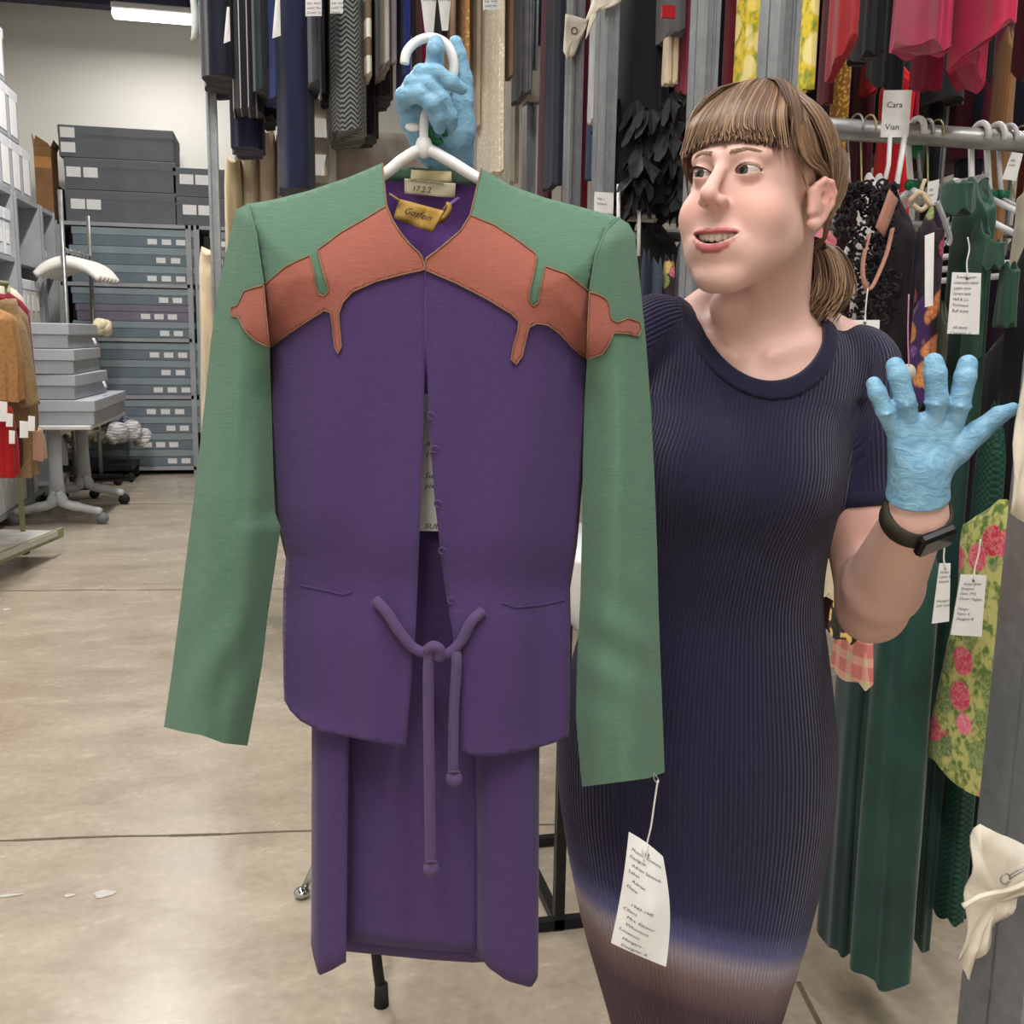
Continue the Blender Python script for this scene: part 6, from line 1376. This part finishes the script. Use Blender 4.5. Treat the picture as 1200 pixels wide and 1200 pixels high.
def knit(ribbed=True):
    w = NT('navy_rib_knit' if ribbed else 'navy_fine_knit')
    if ribbed:
        at = w.node('ShaderNodeAttribute', attribute_name='rib'); bt = w.node('ShaderNodeAttribute', attribute_name='band')
        a2 = w.node('ShaderNodeAttribute', attribute_name='rib_sleeve'); a3 = w.node('ShaderNodeAttribute', attribute_name='on_sleeve'); sA = w.math('SINE', w.math('MULTIPLY', at.outputs['Fac'], 2*PI)); sB = w.math('SINE', w.math('MULTIPLY', a2.outputs['Fac'], 2*PI))
        s = w.math('ADD', w.math('MULTIPLY', sA, w.math('SUBTRACT', 1.0, a3.outputs['Fac'])), w.math('MULTIPLY', sB, a3.outputs['Fac'])); s01 = w.math('MULTIPLY_ADD', s, .5, .5)
        n = w.noise(w.coord('Object'), 500, 2); v = w.ramp(bt.outputs['Fac'], [(0, (70, 48, 58)), (.36, (78, 54, 62)), (.47, (126, 100, 98)), (.545, (158, 148, 160)), (.60, (92, 94, 142)), (.68, (40, 39, 80)), (.80, (32, 29, 62)), (1, (30, 27, 54))])
        stitch = w.mix(w.math('MULTIPLY', n.outputs[0], .2), v, (54, 49, 82), 'MIX'); w.set(Base_Color=stitch, Roughness=.85)
        w.bump(w.math('POWER', s01, .7), .9, .0022)
    else:
        n = w.noise(w.coord('Object', (1, 1, 1)), 900, 2); w.set(Base_Color=w.ramp(n.outputs[0], [(.3, (24, 22, 44)), (.7, (32, 29, 54))]), Roughness=.88); w.bump(n.outputs[0], .4, .001)
    w.b.inputs['Sheen Weight'].default_value = .12; w.b.inputs['Specular IOR Level'].default_value = .2; return w.m
m = M(); m.add(V, Q); m.attrs['rib'] = ('FLOAT', rib); m.attrs['rib_sleeve'] = ('FLOAT', np.where(ml > 0, rl, rr_)); m.attrs['on_sleeve'] = ('FLOAT', np.maximum(ml, mr)); m.attrs['band'] = ('FLOAT', np.clip(.55+(zt_-zb)/.42, 0, 1))
dr_ = m.build('dress', knit(), per, label='navy ribbed knit dress fading to brown at the hem')
def bandf(p): return smax(smax(dress(p)-.0035, -scoop(p), .002), np.minimum(np.maximum(neck2d(p)-.0185, p@FH-HB-.01), cap(p, PH(888, 420, HB+.02), PH(894, 330, HB-.005), .077, .077)), .003)
V, Q = sdf_mesh(bandf, axis(HC[0]-.22, HC[0]+.22, .003), axis(.95, 1.45, .003), axis(1.2, 1.50, .003))
m = M(); m.add(V, Q); m.build('neckband', knit(False), dr_)
for pa, axd, r in ((SL1-ax_l*.004, ax_l, .0565), (SR1-ax_r*.004, ax_r, .0535)):
    u1 = np.cross(axd, FH); u1 /= np.linalg.norm(u1); u2 = np.cross(axd, u1); m = M()
    m.loft([[pa+axd*t+(r+o)*(math.cos(q)*u1+math.sin(q)*u2) for q in [2*PI*i/40 for i in range(40)]] for t, o in ((-.012, -.001), (-.010, .0012), (.004, .0012), (.006, -.001))], cap=False)
    m.build('sleeve_band', MATS.get('nfk') or knit(False), dr_)
# gathered seam of the left sleeve head
m = M(); m.tube(spline([PH(1012, 402, 1.27), PH(1020, 416, 1.245), PH(1020, 440, 1.225), PH(1010, 470, 1.215)], 6), .004, 8); m.build('sleeve_seam', bpy.data.materials['navy_fine_knit'], dr_)

# ------------------------------------------------------------------ gloves
w = NT('blue_nitrile'); n = w.noise(w.coord('Object', (1, 1, 1.8)), 55, 4, .55, 1.2); n2 = w.noise(w.coord('Object'), 160, 3)
w.set(Base_Color=w.ramp(n.outputs[0], [(.3, (106, 156, 190)), (.7, (138, 182, 208))]), Roughness=.46); w.b.inputs['Specular IOR Level'].default_value = .35; w.b.inputs['Subsurface Weight'].default_value = .05; w.b.inputs['Subsurface Scale'].default_value = .004
w.bump(w.math('ADD', n.outputs[0], w.math('MULTIPLY', n2.outputs[0], .35)), .55, .004); NIT = w.m
def Hh(pts, h0): return [PH(x, y, h0+o) for x, y, o in pts]
def gloveL(p):
    h = 1.03; s = h/F
    palm = chain(p, Hh([(1076, 548, .012), (1070, 520, .004), (1056, 500, 0)], h), [30*s, 28*s, 13*s], .008); palm = smin(palm, chain(p, Hh([(1078, 552, .014), (1096, 520, .004), (1112, 500, 0)], h), [28*s, 26*s, 14*s], .008), .012)
    palm = smin(palm, chain(p, Hh([(1084, 540, .01), (1084, 500, -.002)], h), [28*s, 17*s], .01), .012); palm = smax(palm, np.abs((p-PH(1084, 520, h+.006))@FH)-.0165, .010)
    fs = [chain(p, Hh(f, h), [a*s*.87 for a in r], .003) for f, r in (
        ([(1049, 507, 0), (1037, 480, -.006), (1028, 460, -.006), (1024, 450, -.003)], [11.5, 12, 11.5, 10]), ([(1068, 498, 0), (1060, 470, -.008), (1053, 440, -.009), (1049, 429, -.006)], [11.5, 14, 13.5, 12]),
        ([(1096, 496, 0), (1098, 468, -.008), (1096, 438, -.010), (1094, 425, -.008)], [12, 14.5, 14.5, 13]), ([(1118, 500, 0), (1124, 474, -.007), (1131, 442, -.009), (1134, 427, -.007)], [12, 14, 14, 12.8]),
        ([(1098, 548, .008), (1122, 526, .002), (1146, 506, -.004), (1170, 487, -.008), (1187, 479, -.008)], [20, 19, 15, 12, 8.5]))]
    d = palm
    for f in fs: d = smin(d, f, .003)
    for (a, b) in (((1049, 481), (1030, 487)), ((1051, 474), (1075, 474)), ((1083, 472), (1112, 473)), ((1112, 473), (1139, 477))):   # bunched rings at the finger roots
        d = smin(d, chain(p, Hh([(a[0], a[1], -.008), ((a[0]+b[0])/2, (a[1]+b[1])/2+2, -.019), (b[0], b[1], -.008)], h), [.0008, .001, .0008], .001), .004)
    cuff = cap(p, PH(1075, 590, 1.049), PH(1077, 548, 1.04), .0325, .0285); d = smin(d, cuff, .008)
    a = PH(1075, 580, 1.05)-PH(1077, 552, 1.04); a /= np.linalg.norm(a); return smax(d, (p-PH(1075, 582, 1.048))@a, .003)
c = PH(1100, 500, 1.03); V, Q = sdf_mesh(gloveL, axis(c[0]-.13, c[0]+.12, .0013), axis(c[1]-.08, c[1]+.09, .0013), axis(c[2]-.09, c[2]+.10, .0013))
m = M(); m.add(V, Q); m.build('glove', NIT, per, label='blue nitrile glove on the open raised hand')
def gloveR(p):
    h = HJ-.006; s = h/F
    d = chain(p, Hh([(531, 122, .022), (530, 150, .028), (527, 184, .050)], h), [22*s, 25*s, 26*s], .01); d = smin(d, chain(p, Hh([(495, 112, .024), (488, 140, .028), (503, 172, .042)], h), [20*s, 17*s, 20*s], .01), .012); d = smin(d, chain(p, Hh([(513, 110, .026), (512, 150, .032)], h), [22*s, 24*s], .01), .012)
    d = smax(d, PH(515, 140, h+.026)@FH-p@FH-.021, .010)
    fs = [(([(509, 92, .014), (509, 76, -.006), (510, 58, -.014), (511, 50, -.012)], [11.5, 10.5, 10, 8.8])),                      # index, over the hook
          (([(543, 118, .020), (542, 92, .018), (537, 64, .014), (534, 50, .012)], [14, 12, 9.8, 8.2])),                           # thumb, upright behind
          (([(486, 98, .016), (494, 86, -.012), (512, 86, -.020), (528, 96, -.018), (541, 104, -.010)], [12, 10.5, 10, 9, 7])),    # middle finger across
          (([(478, 110, .016), (484, 98, -.012), (502, 100, -.021), (518, 116, -.020), (528, 136, -.012), (530, 146, -.004)], [12, 10.5, 10, 9.5, 8.5, 7])),
          (([(474, 124, .018), (474, 113, -.010), (492, 110, -.022), (506, 122, -.023), (512, 138, -.016), (515, 150, -.006)], [12, 11, 10.5, 10, 9, 7.5]))]
    for f, r in fs: d = smin(d, chain(p, Hh(f, h), [a*s*.92 for a in r], .003), .0028)
    d = smin(d, cap(p, PH(527, 180, h+.050), PH(526, 208, h+.100), 27*s, 30*s), .008)
    for (a, b) in (((500, 183), (554, 180)), ((498, 189), (556, 190))): d = smin(d, chain(p, Hh([(a[0], a[1], .018), ((a[0]+b[0])/2, (a[1]+b[1])/2+2, .004), (b[0], b[1], .018)], h), [.0004, .0005, .0004], .001), .004)
    a = PH(526, 208, h+.100)-PH(527, 180, h+.050); a /= np.linalg.norm(a); return smax(d, (p-PH(526, 207, h+.098))@a, .003)
c = PH(512, 120, HJ+.01); V, Q = sdf_mesh(gloveR, axis(c[0]-.07, c[0]+.08, .0013), axis(c[1]-.07, c[1]+.13, .0013), axis(c[2]-.09, c[2]+.09, .0013))
m = M(); m.add(V, Q); m.build('glove', NIT, per, label='blue nitrile glove on the hand gripping the hanger')
# ------------------------------------------------------------------ watch
wa = WRL_-ELL_; wa /= np.linalg.norm(wa); wc = WRL_+wa*.002; u1 = np.cross(wa, FH); u1 /= np.linalg.norm(u1); u2 = np.cross(wa, u1)
if u2@FH > 0: u2 = -u2
if u1@RT < 0: u1 = -u1
m = M(); m.loft([[wc+wa*t+r*(math.cos(q)*u1+math.sin(q)*u2*.95) for q in [2*PI*i/48 for i in range(48)]] for t, r in ((-.0115, .030), (-.0115, .0362), (.0115, .0345), (.0115, .029), (-.0115, .030))], cap=False)
wt = m.build('wristwatch', mk('olive_black_strap', (58, 54, 44), (46, 43, 36), 40, .6), per)
q0 = math.radians(76); nd = math.cos(q0)*u1+math.sin(q0)*u2; td = np.cross(wa, nd); Rw = np.stack([td, wa, nd], 1)
cs = M().box(wc+nd*.0335, (.040, .033, .011), Rw, .003).build('watch_case', mk('black_watch_case', (26, 26, 28), None, 20, .3, .4), wt)
M().box(wc+nd*.0393, (.036, .029, .0012), Rw, .0005).build('watch_screen', mk('black_glass', (10, 10, 12), None, 20, .06, 0, spec=.8), cs)
# ------------------------------------------------------------------ shoes (below the photo)
for s in (-1, 1):
    an = np.array([*(PH(811, 1200, HB)+RT*s*.06+FH*.02)[:2], 0]); m = M(); rings = []
    for t in np.linspace(0, 1, 12):
        c = an+FH*(.05-.25*t); w_ = .036*np.interp(t, [0, .1, .5, .75, .95, 1], [.5, .85, .95, 1.15, .7, .3]); hh = np.interp(t, [0, .15, .4, .6, .9, 1], [.07, .075, .075, .05, .03, .015])
        rings.append([c+RT*w_*math.copysign(abs(math.cos(q))**.7, math.cos(q))+ZZ*(.002+hh/2+hh/2*math.sin(q)) for q in [2*PI*i/20 for i in range(20)]])
    m.loft(rings); m.build('shoe', mk('black_leather', (28, 27, 28), None, 20, .4), per)
